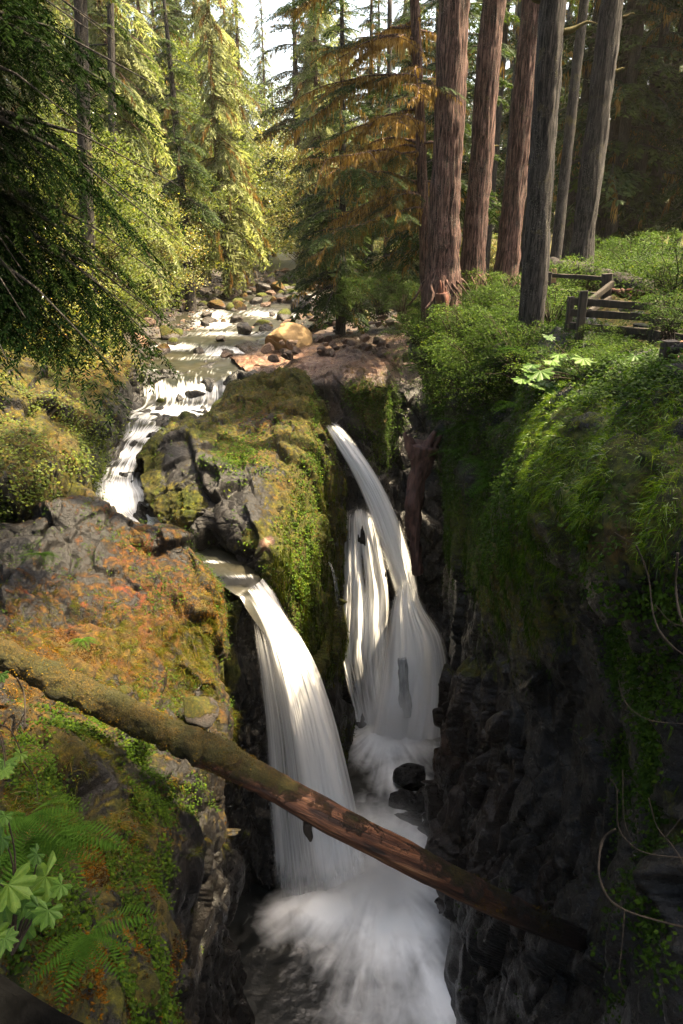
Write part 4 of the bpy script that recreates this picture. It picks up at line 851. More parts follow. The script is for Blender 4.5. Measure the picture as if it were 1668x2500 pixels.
# huckleberry shrubs on the right bank: px, py of their foot, Y
HK = [(1020,800,22,.9),(985,745,25,.9),(1050,880,20.5,.9),(1110,830,19,1),(1150,790,19.5,1),(1190,760,20,.9),(1230,740,20,.9),(1100,900,18,1),(1170,880,17,1),(1230,850,16.5,1),(1140,950,17,.9),(1060,960,19.5,.7),(1200,930,15.5,.9),(1265,880,14.6,.9),(1240,800,17,.9),
      (1170,720,23,.9),(1240,700,24,.9),(1340,720,19,1),(1300,745,17.5,.9),(1350,770,16,.8),(1330,830,14.5,.7),(1420,700,19,.9),(1490,660,24,1.1),(1550,670,22,1.2),(1610,690,19,1.2),(1660,720,16,1.2),(1540,640,27,1.2),(1620,650,25,1.2),(1700,700,20,1.2),(1450,650,27,1.1),(1660,770,13.5,.9),(1610,720,16,.9),
      (930,735,27,.9),(880,730,30,1),(960,700,28,1),(1490,900,10.5,.5),(1560,905,9.6,.5),(1440,905,11,.55),(1380,900,12,.6),(1120,780,22,.8),(1060,800,22,.8),(1445,905,9.8,.5),(1500,850,11,.55),(1545,880,10.5,.5),(1600,900,9.5,.45),(1470,820,12,.45),(1360,870,11.5,.6),(1640,760,10.8,.5)]
HKO = []
for k, (px, py, Y, s) in enumerate(HK):
    p = at(px, py, Y=Y); HKO.append((put('huck' if k % 2 else 'huck2', (p[0], p[1], p[2] - .35), r.uniform(0, 6.28), s, 'shrub', 'small leaved shrubs on the right bank'), px, py))
MARKS = {'the foot of the grey front trunk': (1296, 812), 'the foot of the most massive trunk': (1082, 690), 'the foot of the leaning red trunk': (1236, 680), 'the left posts of the timber fence': (1400, 800), 'the middle post of the timber fence': (1600, 810), 'the cliff edge above the dead snag': (1060, 930), 'the cliff edge above the hanging ferns': (1190, 930), 'the nurse log behind the fence': (1540, 665), 'the river bend under the hemlock': (930, 720), 'the slope below the splintered stump': (1110, 850)}
near_ = {m: [] for m in MARKS}
for o, px, py in HKO: near_[min(MARKS, key=lambda m: math.hypot(MARKS[m][0] - px, MARKS[m][1] - py))].append((o, px, py))
ORD = ['', 'second ', 'third ', 'fourth ', 'fifth ', 'sixth ', 'seventh ', 'eighth ', 'ninth ', 'tenth ', 'eleventh ', 'twelfth ', 'thirteenth ']
for m, l in near_.items():
    l.sort(key=lambda q: math.hypot(MARKS[m][0] - q[1], MARKS[m][1] - q[2]))
    for i, q in enumerate(l): q[0]['label'] = 'small leaved green shrub ' + ORD[i] + 'nearest to ' + m
# remove nothing: every template has been placed
# ------------------------------------------------------------------ boulders
import bmesh
def ico(sub):
    bm = bmesh.new(); bmesh.ops.create_icosphere(bm, subdivisions=sub, radius=1.0); V = np.array([v.co[:] for v in bm.verts]); F = np.array([[v.index for v in f.verts] for f in bm.faces]); bm.free(); return V, F
def rock_mesh(seed, sub=4, mossy=.5, flat=.65, tint=.4, pal=0.0, mat=None, chop=7, dr=(.42, .8)):
    V, F = ico(sub); r = np.random.default_rng(seed); V = V * [1, r.uniform(.65, .9), flat]
    for k in range(chop):   # plane cuts give it flat broken faces
        n = unit(r.normal(0, 1, 3) * [1, 1, .8]); d = r.uniform(*dr) * np.linalg.norm(n * [1, .8, flat]); s_ = V @ n - d; V = V - np.clip(s_, 0, None)[:, None] * n * .93
    N = unit(V); v, e_ = cells(V + 40 + seed, .55, seed); V = V + N * (.05 * v - .03 * (1 - smooth(e_, 0, .08)) + .035 * fbm(V + seed, .5, 3, seed))[:, None]
    mk = np.zeros(V.shape); mk[:, 0] = np.clip(mossy * smooth(N[:, 2] + .4 * fbm(V + seed, .6, 3, seed + 1), -.1, .7) * 1.1, 0, 1); mk[:, 1] = tint; mk[:, 2] = pal
    return mk_mesh('boulder', V, F, mat or M_STONE, {'mask': mk}, smooth_=mossy > .6)
M_SAND = mat_simple('sandy_boulder_stone', (.09, .055, .022), (.34, .23, .11), 2.2, .85, (1, 1, 1), .6)
RK = {'moss': [rock_mesh(s, 4, .95, .7, .35) for s in (1, 2)], 'dark': [rock_mesh(s, 3, .0, .6, chop=14, dr=(.45, .75)) for s in (3, 4, 5, 6)], 'half': [rock_mesh(s, 3, .75, .6, .1) for s in (7, 8, 9)],
      'sand': [rock_mesh(s, 4, .12, .7, .8, .9, M_SAND, chop=7, dr=(.28, .48)) for s in (31, 32)], 'pale': [rock_mesh(s, 4, .15, .55, .8, .7) for s in (10, 11)], 'gold': [rock_mesh(s, 4, 1.1, .7, .75, .1) for s in (12, 13)], 'wet': [rock_mesh(s, 4, 0, .6, 0, 0, M_ROCKW) for s in (14, 15)], 'brown': [rock_mesh(s, 4, .1, .55, .9, .3, chop=12, dr=(.4, .75)) for s in (16, 17)]}
def boulder(kind, i, p, s, rz, label, group=None, tilt=(0, 0), sz=1.0):
    o = link('boulder', RK[kind][i % len(RK[kind])]); o.location = p; o.scale = (s, s, s * sz); o.rotation_euler = (tilt[0], tilt[1], rz); tag(o, label, 'boulder', group, 'thing'); return o
def wp(px, py, w, dz=0, zz=None):
    """place on the river: px, py of the foot, w pixel width -> point and radius"""
    Y = 30.0
    for _ in range(12): z = float(wz(Y)) if zz is None else zz; p = at(px, py, z=z); Y = min(120, max(14, p[1]))
    D = p[1] * CT - p[2] * ST; return p + [0, 0, dz], w / FPX * D / 2
SPEC = [
 ('sand', 0, 700, 868, 132, 'big tilted sandy boulder with a pale stripe, lying at the edge of the calm pool', 0.35, (.25, -.25), 1.1),
 ('moss', 0, 412, 828, 62, 'rounded mossy boulder with a reddish face on the left edge of the river', .25, (0, 0), 1.2),
 ('pale', 0, 335, 848, 58, 'pale whitish broken rock standing under the left bank bushes', .35, (.3, .3), 1.6),
 ('gold', 0, 683, 716, 52, 'golden moss covered boulder in the middle of the upper river', .3, (0, 0), 1.1),
 ('gold', 1, 707, 740, 42, 'second golden moss boulder just downstream of the first', .15, (0, 0), .9),
 ('dark', 0, 597, 815, 58, 'dark wedge shaped boulder breaking the current at mid river', .2, (.1, 0), 1.2),
 ('dark', 1, 578, 786, 52, 'dark rounded boulder above the wedge shaped one', .2, (0, 0), 1.0),
 ('dark', 2, 542, 832, 34, 'small black boulder in calm water below the wedge shaped one', .1, (0, 0), 1.1),
 ('dark', 3, 487, 862, 48, 'low black boulder at the lip of the white riffle', .1, (0, 0), .9),
 ('half', 0, 640, 795, 50, 'flat green topped boulder between two riffles', .1, (0, 0), .8),
 ('half', 1, 700, 778, 66, 'long green mossed boulder under the hemlock boughs', .15, (0, 0), .9),
 ('gold', 0, 535, 752, 60, 'wide golden moss hummock on the left gravel bar', .1, (0, 0), .8),
 ('half', 2, 390, 865, 40, 'low green stone at the left shore of the calm pool', .08, (0, 0), .8),
 ('dark', 1, 602, 895, 32, 'dark stone at the right shore of the calm pool', .1, (0, 0), 1.0),
 ('pale', 1, 645, 905, 78, 'cream coloured broken rocks at the tail of the calm pool', .1, (.1, .1), .8),
 ('pale', 0, 860, 838, 74, 'long pale boulder lying on the brown rock bench', .25, (0, .1), .9),
 ('brown', 1, 815, 850, 80, 'mossy brown boulder on the rock bench behind the tilted one', .25, (0, 0), .9)]
for kd, i, px, py, w, lab, dz, tl, sz in SPEC:
    p, s = wp(px, py, w); boulder(kd, i, p + [0, 0, dz * s], s * 1.05, i * 1.3 + .2, lab, None, tl, sz)
for i, (px, py, Y, s, lab) in enumerate([(484, 1738, 9.7, .46, 'small mossy boulder set in the shelf just above the log near the gorge edge'), (300, 1690, 8.7, .22, 'dark green topped stone tucked behind the mossy part of the log')]): boulder('moss', i, at(px, py, Y=Y), s, i, lab, None, (0, 0), .9)
# dark rocks parting the cascades
for i, (px, py, z, w, sz) in enumerate([(392,985,-6.35,30,1.6),(440,978,-6.3,50,1.3),(480,975,-6.3,46,1.1),(548,1000,-6.4,66,1.5),(380,925,-5.7,60,.9),(450,1018,-6.6,66,.7),(500,1022,-6.6,50,.8),(365,915,-5.7,42,1.0),(330,1120,-7.1,42,1.0),(292,1080,-6.9,60,1.2),(390,1125,-7.2,60,1.6),(355,1060,-6.8,40,.7),(512,925,-5.75,60,.5),(300,1222,-7.5,34,1.0),(262,1150,-7.2,40,1.5)]):
    p = at(px, py, z=z); s = w / FPX * (p[1] * CT - p[2] * ST) / 2
    boulder('wet' if i % 3 else 'half', i, p - [0, 0, s * .15], s * 1.1, i * .9, 'wet black rock parting the white water of the cascades', 'wet rocks parting the cascades', (0, 0), sz)
# boulders strewn along the upper river
r = np.random.default_rng(21); n_b = 0
while n_b < 215:
    Y = 28.5 + 38 * r.random() ** .85; a, b = np.interp(Y, yl, xl_), np.interp(Y, yl, xr_); x = r.uniform(a - .6, b + .8); px, py = pix(np.array([x, Y, float(wz(Y))]))
    if Y < 36 and -8.2 < x < -3.6 and r.random() < .93: continue
    if px > 960: continue
    s = r.uniform(.24, .6) * (1.35 if Y > 42 else .95) * (1.5 if r.random() < .12 else 1); z = max(float(gz(x, Y)) + .12, float(wz(Y)) - .02)
    rightbar = x > -3.4 and Y < 41; kd = r.choice(['brown', 'brown', 'pale', 'dark']) if rightbar else r.choice(['dark', 'dark', 'dark', 'half', 'half', 'gold', 'brown'])
    boulder(kd, int(r.integers(4)), (x, Y, z + s * .1), s, r.uniform(0, 6.28), {'dark': 'dark wet boulder', 'half': 'green mossed boulder', 'gold': 'golden moss boulder', 'brown': 'reddish brown boulder', 'pale': 'pale boulder'}[kd] + ' of the upper river, ' + ['nearest the calm pool', 'beside the first riffles', 'in the near reach', 'in the near middle reach', 'in the middle reach', 'below the golden moss boulders', 'around the golden moss boulders', 'at the far bend'][min(7, int((Y - 28.5) // 5))], 'boulders strewn along the upper river', (r.uniform(-.3, .3), r.uniform(-.3, .3)), r.uniform(.7, 1.1)); n_b += 1
# rubble below the roots on the bench
for k in range(66):
    px = r.uniform(870, 1075) if k % 2 else r.uniform(650, 1000); py = r.uniform(770, 905) if k % 2 else r.uniform(815, 880); Y = np.interp(py, [760, 910], [29.5, 25.6]); p = at(px, py, Y=Y); s = r.uniform(.14, .34) * (1 if k % 2 else 1.1)
    boulder(r.choice(['brown', 'pale', 'brown', 'brown']), int(r.integers(4)), p, s, r.uniform(0, 6.28), 'broken stone of the rubble on the rock bench, ' + ['farthest row', 'upper row', 'middle row', 'lower row', 'lowest row'][min(4, max(0, int((py - 770) // 27)))], 'rubble stones on the rock bench', (r.uniform(-.5, .5), r.uniform(-.5, .5)), r.uniform(.8, 1.2))
# wet rocks in the plunge pool
for i, (px, py, z, w, sz) in enumerate([(1010,1905,-18.7,90,1.1),(985,1960,-18.9,110,1.0),(1035,1960,-18.8,80,1.3),(1000,2020,-18.9,110,.9),(1050,2030,-18.9,70,1.3),(965,2005,-19,60,.8),(868,1740,-18.6,70,2.2),(850,1690,-17.6,60,2.0),(800,1760,-18.8,60,1.6)]):
    p = at(px, py, z=z); s = w / FPX * (p[1] * CT - p[2] * ST) / 2
    boulder('wet', i, p, s * 1.15, i * 1.7, 'glistening black rock at the foot of the right fall', 'wet rocks in the plunge pool', (.1 * i, .2), sz)
# loose pebbles, joined
Vs, Fs, Ms, o_ = [], [], [], 0; pv, pf = ico(1)
for k in range(3200):
    Y = 27.5 + 42 * r.random(); a, b = np.interp(Y, yl, xl_), np.interp(Y, yl, xr_); x = r.choice([r.uniform(a - 1.2, a + 2.2), r.uniform(b - 3.5, b + 1.2), r.uniform(a, b)])
    if Y < 36 and -8.4 < x < -3.4: continue
    s = r.uniform(.05, .16); z = max(float(wz(Y)) - .02, float(gz(x, Y)) + .08)
    v = pv * [s, s * r.uniform(.6, 1), s * r.uniform(.45, .8)] * (1 + r.normal(0, .1, (len(pv), 1))); v = v @ rotz(r.uniform(0, 6)).T + [x, Y, z]; Vs.append(v); Fs.append(pf + o_); o_ += len(v); Ms.append(np.tile([[.35 * (r.random() < .4), .4, .5 * (r.random() < .2)]], (len(v), 1)))
tag(link('gravel', mk_mesh('gravel', np.concatenate(Vs), np.concatenate(Fs), M_STONE, {'mask': np.concatenate(Ms)})), 'gravel and small stones along the river', 'gravel', None, 'stuff')

# ------------------------------------------------------------------ fallen log across the gorge
def mat_log():
    t = NT('log_wood_and_moss'); P = t.geo(obj=True); L_ = t.attr('along').outputs['Fac']; upn = t.attr('upf').outputs['Fac']
    g = t.n('ShaderNodeVectorRotate', rotation_type='Y_AXIS', iAngle=math.radians(-29.5)); t.l(P, g.inputs['Vector'])
    gm = t.n('ShaderNodeMapping', iVector=g.outputs[0], iScale=(.35, 6, 6)).outputs[0]
    grain = t.noise(2.4, 6, .7, gm, .5); n = t.noise(2.6, 5, .65, P); f = t.noise(42, 4, .75, P); f2 = t.noise(120, 3, .7, P)
    wood = t.ramp(grain, (.36, (.006, .003, .002)), (.47, (.055, .020, .010)), (.58, (.15, .062, .028)), (.72, (.34, .20, .10)))
    wd = t.ramp(grain, (.35, (.002, .0015, .0015)), (.7, (.016, .009, .007)))
    wood = t.mix(t.ramp(t.math('ADD', L_, t.math('MULTIPLY', t.math('SUBTRACT', n, .5), .3)), (.56, 0.0), (.78, 1.0)), wood, wd)
    moss = t.ramp(f, (.3, (.004, .004, .0005)), (.5, (.050, .034, .001)), (.68, (.17, .10, .004)))
    moss = t.mix(t.ramp(t.noise(3.5, 4, .6, P), (.42, 0.0), (.6, .75)), moss, t.ramp(f, (.3, (.004, .005, .0005)), (.6, (.035, .042, .002))))
    moss = t.mix(t.ramp(f2, (.42, .5), (.62, 0.0)), moss, (.008, .006, .001))
    mf = t.math('ADD', t.math('ADD', t.ramp(L_, (.30, .62), (.42, .12), (.47, -.2), (.60, .02), (.66, .10), (.76, .0), (1.0, .05)), t.math('MULTIPLY', upn, .28)), t.math('MULTIPLY', n, .9))
    mf = t.ramp(t.math('ADD', mf, t.math('MULTIPLY', f, .25)), (.78, 0.0), (.9, 1.0))
    c = t.mix(mf, wood, moss); b = t.bump(grain, .9, .05); b = t.bump(t.math('MULTIPLY', f2, mf), 1.0, .03, b); b = t.bump(t.math('MULTIPLY', f, mf), 1.0, .05, b)
    pr = t.n('ShaderNodeBsdfPrincipled', iBase_Color=c, iRoughness=t.mix(mf, (.5, .5, .5), (.95, .95, .95)), iNormal=b); pr.inputs['Specular IOR Level'].default_value = .4
    t.l(pr.outputs[0], t.out.inputs[0]); return t.m
lp = [at(-230, 1492, D=8.2), at(0, 1594, D=8.4), at(319, 1748, D=8.8), at(532, 1846, D=9.0), at(834, 2012, D=9.2), at(1068, 2133, D=9.5), at(1259, 2226, D=9.9), at(1450, 2306, D=10.4), at(1560, 2350, D=10.7)]
lr = [.185, .175, .175, .19, .20, .185, .175, .155, .14]
V, F = tube(lp, lr, 72, .0, 0, True, 420); ax = cr(np.array(lp), 420)
nr = 420 * 72; Pn = V[:nr].reshape(420, 72, 3); Nn = unit(Pn - ax[:, None]); al = np.repeat(np.linspace(0, 1, 420)[:, None], 72, 1)
ms = smooth(.43 - al, -.05, .08); bare = 1 - ms
ang = np.arctan2(Nn[..., 2], Nn[..., 1]); q = np.stack([al * 6, ang * 3, al * 0], -1)
d = ms * (.045 * np.abs(fbm(Pn, .22, 3, 5)) * 2 + .035 * fbm(Pn, .8, 2, 6) + .02 * np.abs(vnoise(Pn / .05, 7))) + bare * (.03 * fbm(q, 1.0, 4, 9) + .02 * fbm(Pn, .4, 3, 8)) + .03 * fbm(Pn, 1.2, 2, 10)
V[:nr] = (Pn + Nn * d[..., None]).reshape(-1, 3)
lg = T_mesh('fallen_log', [(V, F)], mat_log()); A1 = np.zeros(len(V)); A1[:nr] = al.ravel(); A1[-1] = 1; A2 = np.zeros(len(V)); A2[:nr] = Nn[..., 2].ravel()
for nm, dat in (('along', A1), ('upf', A2)): lg.attributes.new(nm, 'FLOAT', 'POINT').data.foreach_set('value', dat.astype(np.float32))
LOG = empty('fallen_log', ax[0]); tag(LOG, 'long fallen log bridging the gorge, mossy left end and bare red middle', 'log', None, 'thing')
o = child('log_body', lg, LOG); o.location = -LOG.location
sp_ = at(752, 2022, D=9.15)
o = child('branch_stub', T_mesh('branch_stub', [tube([sp_ + [0, 0, .12], sp_ + [0, -.03, 0], sp_ + [.03, -.05, -.10], sp_ + [.035, -.05, -.19]], [.07, .06, .04, .012], 9, .02, 4, nsub=12)], M_WOODG), LOG); o.location = -LOG.location
LOGP = np.array([0, 0, 0])
# fuzz of moss on the mossy part, one mass
n = 15000; i = rng.integers(0, 420, n); j = rng.integers(0, 72, n); kp = (Nn[i, j, 2] > -.55) & ((al[i, j] < .41) | ((np.abs(al[i, j] - .70) < .035) & (Nn[i, j, 2] > -.1)) | ((np.abs(al[i, j] - .79) < .02) & (Nn[i, j, 2] > .1))) & (fbm(Pn[i, j], .35, 2, 77) > -.22); i, j = i[kp], j[kp]; m = len(i)
B = V[:nr].reshape(420, 72, 3)[i, j] + rng.normal(0, .008, (m, 3)); D = unit(Nn[i, j] + rng.normal(0, .6, (m, 3)) + [0, 0, -.2]) * rng.uniform(.012, .04, (m, 1)); W = unit(np.cross(D, rng.normal(0, 1, (m, 3)))) * .006
qf = np.clip(.5 + 1.1 * fbm(B + LOGP, .22, 3, 171) + rng.normal(0, .12, m), 0, 1)
M_MOSS = mat_leaf('moss_fuzz', ((.05, (.005, .006, .0005)), (.3, (.020, .026, .001)), (.55, (.055, .045, .001)), (.75, (.13, .065, .002)), (.95, (.20, .13, .006))), .25, .02)
M_MOSSG = mat_leaf('green_hanging_moss', ((.1, (.010, .020, .001)), (.45, (.045, .062, .003)), (.75, (.11, .115, .005)), (.95, (.20, .13, .01))), .3, .02)
M_RUST = mat_leaf('rust_moss_fuzz', ((.1, (.008, .005, .001)), (.45, (.06, .026, .002)), (.75, (.15, .060, .004)), (.95, (.14, .13, .01))), .25, .02)
o = child('moss', L_mesh('moss', (B, D, W, qf), M_MOSS), LOG); o.location = -LOG.location; o['kind'] = 'stuff'

# ------------------------------------------------------------------ snags, stumps, fences
M_SNAG = mat_simple('grey_red_snag_wood', (.012, .008, .008), (.15, .075, .06), 9, .7, (1, 1, .15), .9)
def in_place(e, name, me): o = child(name, me, e); o.location = -e.location; return o
pts = [at(1034, 1085, Y=20.3), at(1026, 1130, Y=20.3), at(1018, 1180, Y=20.25), at(1010, 1260, Y=20.2), at(1014, 1330, Y=20.2), at(1016, 1400, Y=20.2)]
e = empty('dead_snag', pts[-1]); tag(e, 'upended dead snag with a flared reddish crown leaning in the dark end of the gorge', 'snag', None, 'thing')
in_place(e, 'trunk', T_mesh('trunk', [tube(pts, [.46, .30, .25, .23, .17, .12], 40, .10, 61, True, 70)], M_SNAG))
for k, (px, py, w) in enumerate([(986,1056,.13),(1001,1060,.10),(1062,1052,.13),(1078,1062,.10)]):
    q = at(px, py, Y=20.2 + .1 * (k % 2)); b0 = at(1012 + k * 7, 1115, Y=20.25)
    in_place(e, 'root_prong', T_mesh('root_prong', [tube([b0, b0 * .5 + q * .5 + [0, 0, -.05], q], [w * 1.5, w * 1.1, w * .35], 12, .03, 70 + k, nsub=14)], M_SNAG))
pts = [at(1086, 870, Y=21), at(1083, 800, Y=21), at(1081, 740, Y=21), at(1079, 715, Y=21)]
e = empty('splintered_stump', pts[0]); tag(e, 'thin splintered red stump standing in front of the most massive trunk', 'stump', None, 'thing')
in_place(e, 'stem', T_mesh('stem', [tube(pts, [.19, .17, .16, .13], 26, .05, 81, nsub=40)], M_WOODR))
for k, (x, y) in enumerate([(1075, 684), (1083, 690), (1090, 700), (1070, 704)]): in_place(e, 'splinter', T_mesh('splinter', [tube([at(1080 + (x - 1080) * .5, 725, Y=21), at(x, y, Y=21)], [.075, .01], 6, .01, k, nsub=6)], M_WOODR))
# timber fence above the cliff
def post(e, px0, py0, px1, py1, Y, w, mat=M_WOODG, name='post'):
    a, b = at(px0, py0, Y=Y), at(px1, py1, Y=Y); return in_place(e, name, T_mesh(name, [box_beam(a, b, w, w, int(px0))], mat, False))
def rail(e, a, b, h, w, mat=M_WOODG, name='rail'): return in_place(e, name, T_mesh(name, [box_beam(np.array(a), np.array(b), w, h, int(abs(a[0]) * 10))], mat, False))
e = empty('timber_fence', at(1395, 862, Y=12.3)); tag(e, 'weathered timber fence with three rails between leaning posts on the right bank', 'fence', None, 'thing')
post(e, 1380, 872, 1395, 724, 12.6, .11); post(e, 1409, 870, 1426, 710, 12.2, .13); post(e, 1586, 878, 1607, 735, 11.6, .13); post(e, 1700, 880, 1722, 745, 11.2, .13)
for (x0, y0, x1, y1, x2, y2, x3, y3) in [(1396,735,1598,750,1600,758,1722,768),(1394,763,1596,776,1598,785,1718,796),(1392,795,1592,812,1594,815,1716,832),(1500,817,1590,822,1592,826,1712,840)]:
    rail(e, at(x0, y0, Y=12.45), at(x1, y1, Y=11.72), .125, .05); rail(e, at(x2, y2, Y=11.5), at(x3, y3, Y=11.15), .125, .05)
e = empty('timber_fence', at(1480, 735, Y=16.5)); tag(e, 'older broken fence behind with one thick post and a slanting rail by the root steps', 'fence', None, 'thing')
post(e, 1478, 745, 1483, 668, 16.5, .2); post(e, 1335, 700, 1340, 664, 18, .16); post(e, 1350, 690, 1354, 656, 18.3, .12, M_WOODL)
rail(e, at(1433, 740, Y=15.6), at(1496, 692, Y=16.2), .13, .1); rail(e, at(1345, 672, Y=18.1), at(1476, 680, Y=16.7), .1, .07); rail(e, at(1345, 708, Y=18), at(1476, 722, Y=16.7), .1, .07); rail(e, at(1440, 760, Y=15.2), at(1490, 728, Y=16.1), .1, .08)
e = empty('log_rail_fence', at(1636, 930, Y=8)); tag(e, 'near log rail fence at the right edge with dark round rails and a sunlit board', 'fence', None, 'thing')
post(e, 1622, 935, 1638, 832, 8.0, .17, M_WOODG); post(e, 1645, 925, 1656, 832, 8.5, .10, M_WOODL); post(e, 1690, 945, 1706, 830, 7.6, .17)
for (a, b, Y, w, m) in [((1640,856),(1700,838),7.8,.12,M_BARKG),((1636,898),(1700,884),7.8,.13,M_BARKG)]:
    in_place(e, 'rail', T_mesh('rail', [beam(at(*a, Y=Y + .1), at(*b, Y=Y - .3), w, w, 5, True)], m))
for y in (876, 918): rail(e, at(1636, y, Y=8.3), at(1720, y + 8, Y=7.9), .1, .12, M_WOODL, 'board')  # sunlight on these boards is their pale wood colour
# big nurse log and root steps behind the fence
e = empty('nurse_log', at(1500, 700, Y=19)); tag(e, 'fallen dark trunk lying in the ferns behind the timber fence', 'log', None, 'thing')
in_place(e, 'trunk', T_mesh('trunk', [tube([at(1310, 650, Y=21), at(1400, 668, Y=20), at(1500, 690, Y=19), at(1590, 712, Y=18)], [.32, .3, .28, .24], 26, .05, 91, nsub=60)], M_BARKG))
for k in range(9):
    x0 = 1488 + 10 * k; p = [at(x0, 706 + 3 * (k % 3), Y=17.5 - .15 * k), at(x0 + 22, 712 + 5 * (k % 4), Y=17.2 - .15 * k), at(x0 + 48, 716 + 3 * (k % 2), Y=17 - .15 * k), at(x0 + 80, 730 + 2 * k, Y=16.6 - .1 * k)]
    in_place(e, 'root', T_mesh('root', [tube(p, [.03, .06, .05, .03], 7, .01, k, nsub=14)], M_WOODR))
for k, (px, py, Y, w) in enumerate([(1565,785,13.5,60),(1590,800,13,40),(1500,812,13,50),(1440,808,13.5,40),(1560,758,14.5,70),(1600,748,14.5,50),(1530,745,15,60)]):
    p = at(px, py, Y=Y); boulder('brown' if k % 2 else 'dark', k, p - [0, 0, .1], w / FPX * 13 / 2, k, 'flat brown stone of the path seen through the timber fence', 'stones of the path behind the fence', (0, 0), .5)
# railing of the viewing bridge, lower left corner
e = empty('bridge_rail', (-1.0, 1.1, -2.2)); tag(e, 'dark blurred corner of a timber rail at the lower left edge', 'railing', None, 'thing')
in_place(e, 'rail_beam', T_mesh('rail_beam', [box_beam(at(-260, 2440, D=1.9), at(280, 2800, D=1.7), .30, .24, 3)], mat_simple('black_timber', (.0008, .0008, .0008), (.003, .003, .003), 14, 1.0, spec=.02), False))  # even near-black timber with almost no gloss

# ------------------------------------------------------------------ ground cover on the rocks
def scat(pt, n, wfn, seed):
    Q, N, mk = pt; r = np.random.default_rng(seed); a = np.linalg.norm(np.cross(Q[1:, :-1] - Q[:-1, :-1], Q[:-1, 1:] - Q[:-1, :-1]), axis=-1)
    px, py = pix(Q[:-1, :-1]); w = a * np.clip(wfn(px, py, N[:-1, :-1], mk[:-1, :-1], Q[:-1, :-1]), 0, None); w = w.ravel() / w.sum()
    k = r.choice(len(w), n, p=w); i, j = np.unravel_index(k, a.shape); u, v = r.random((2, n, 1))
    P = Q[i, j] * (1 - u) * (1 - v) + Q[i + 1, j] * u * (1 - v) + Q[i, j + 1] * (1 - u) * v + Q[i + 1, j + 1] * u * v
    return P, N[i, j]
def leaflets(P, N, per, ll, seed, spread=.07, out=.03, wr=.36, hang_=.1):
    r = np.random.default_rng(seed); n = len(P) * per; B = np.repeat(P, per, 0); Nn_ = np.repeat(N, per, 0); off = r.normal(0, spread, (n, 3)); off -= (off * Nn_).sum(1, keepdims=True) * Nn_
    h = np.abs(r.normal(0, out, (n, 1))) + .01; B = B + off + Nn_ * h; up = unit(Nn_ * .5 + [0, 0, .8] + r.normal(0, .35, (n, 3))); d = unit(np.cross(up, r.normal(0, 1, (n, 3))) + [0, 0, -hang_]); sz = (ll * r.uniform(.55, 1.3, n))[:, None]
    return B, d * sz, unit(np.cross(d, up)) * sz * wr, np.clip(r.normal(.45, .17, n) + np.repeat(r.normal(0, .13, len(P)), per), 0, 1)
def blades(P, N, per, ll, lw, seed, spread=.05, comb=(0, 0, 0), lift=.5, segs=3):
    r = np.random.default_rng(seed); n = len(P) * per; B = np.repeat(P, per, 0) + r.normal(0, spread, (n, 3)) * [1, 1, .3]; Nn_ = np.repeat(N, per, 0)
    cb = np.repeat(r.normal(0, .35, (len(P), 3)), per, 0); d = unit(Nn_ * lift + [0, 0, .25] + np.array(comb) + cb + r.normal(0, .25, (n, 3))); L = ll * r.uniform(.5, 1.3, n)[:, None]; g = np.array([0, 0, -1.]) * L
    w = unit(np.cross(d, r.normal(0, 1, (n, 3)))) * lw; t = np.linspace(0, 1, segs + 1); rows = []
    for k, tt in enumerate(t):
        c = B + d * L * tt + g * .75 * tt * tt; ww = w * (1 - tt) ** .8 if k < segs else w * .02; rows += [c - ww, c + ww]
    V = np.stack(rows, 1).reshape(-1, 3); o = np.arange(n)[:, None, None] * (2 * (segs + 1)); f = np.array([[2 * k, 2 * k + 1, 2 * k + 3, 2 * k + 2] for k in range(segs)])[None]
    return V, (o + f).reshape(-1, 4), np.repeat(np.clip(r.normal(.5, .18, n) + np.repeat(r.normal(0, .12, len(P)), per), 0, 1), 2 * (segs + 1))
def gmesh(name, b, mat, label):
    o = link(name, mk_mesh(name, b[0], b[1], mat, {'rnd': b[2]}, False)); tag(o, label, 'grass', None, 'stuff'); return o
def cover(name, s, mat, label, cat='ground cover'): o = link(name, L_mesh(name, s, mat)); tag(o, label, cat, None, 'stuff'); return o
def G2(px, py, x, y, rx, ry): return np.exp(-((px - x) / rx) ** 2 - ((py - y) / ry) ** 2)
# long grass combed over the right hand mound
wm = lambda px, py, N, mk, Q: (smooth(px, 1230, 1330) * (1 - smooth(py, 1290, 1420)) * smooth(py, 905, 950) + .8 * G2(px, py, 1330, 1380, 60, 60)) * (N[..., 2] > -.1) * (.2 + smooth(fbm(Q, .5, 2, 131), -.3, .2))
P, N = scat(PD_, 7000, wm, 141); gmesh('long_grass', blades(P, N, 8, .15, .0032, 142, .04, (-.25, -.1, -.1), .45), M_GRASS, 'long bright green grass combed over the mound at right')
wa = lambda px, py, N, mk, Q: (.7 * G2(px, py, 330, 1590, 160, 110) + .5 * G2(px, py, 480, 1640, 70, 130) + .4 * G2(px, py, 120, 1500, 100, 60) + .6 * G2(px, py, 120, 1930, 200, 140) + .35 * G2(px, py, 260, 2010, 150, 90)) * smooth(fbm(Q, .6, 2, 133), -.15, .2)
P, N = scat(PA_, 1500, wa, 143); gmesh('tufted_grass', blades(P, N, 12, .20, .0035, 144, .035, (0, 0, 0), .6), M_GRASSO, 'tufts of yellowing grass on the rust coloured rock shelf')
wi = lambda px, py, N, mk, Q: mk[..., 0] * (N[..., 2] > -.2)
P, N = scat(PB_, 500, wi, 145); gmesh('tufted_grass', blades(P, N, 9, .16, .005, 146, .05, (0, 0, 0), .5), M_GRASSO, 'sparse grass tufts on the rock island')
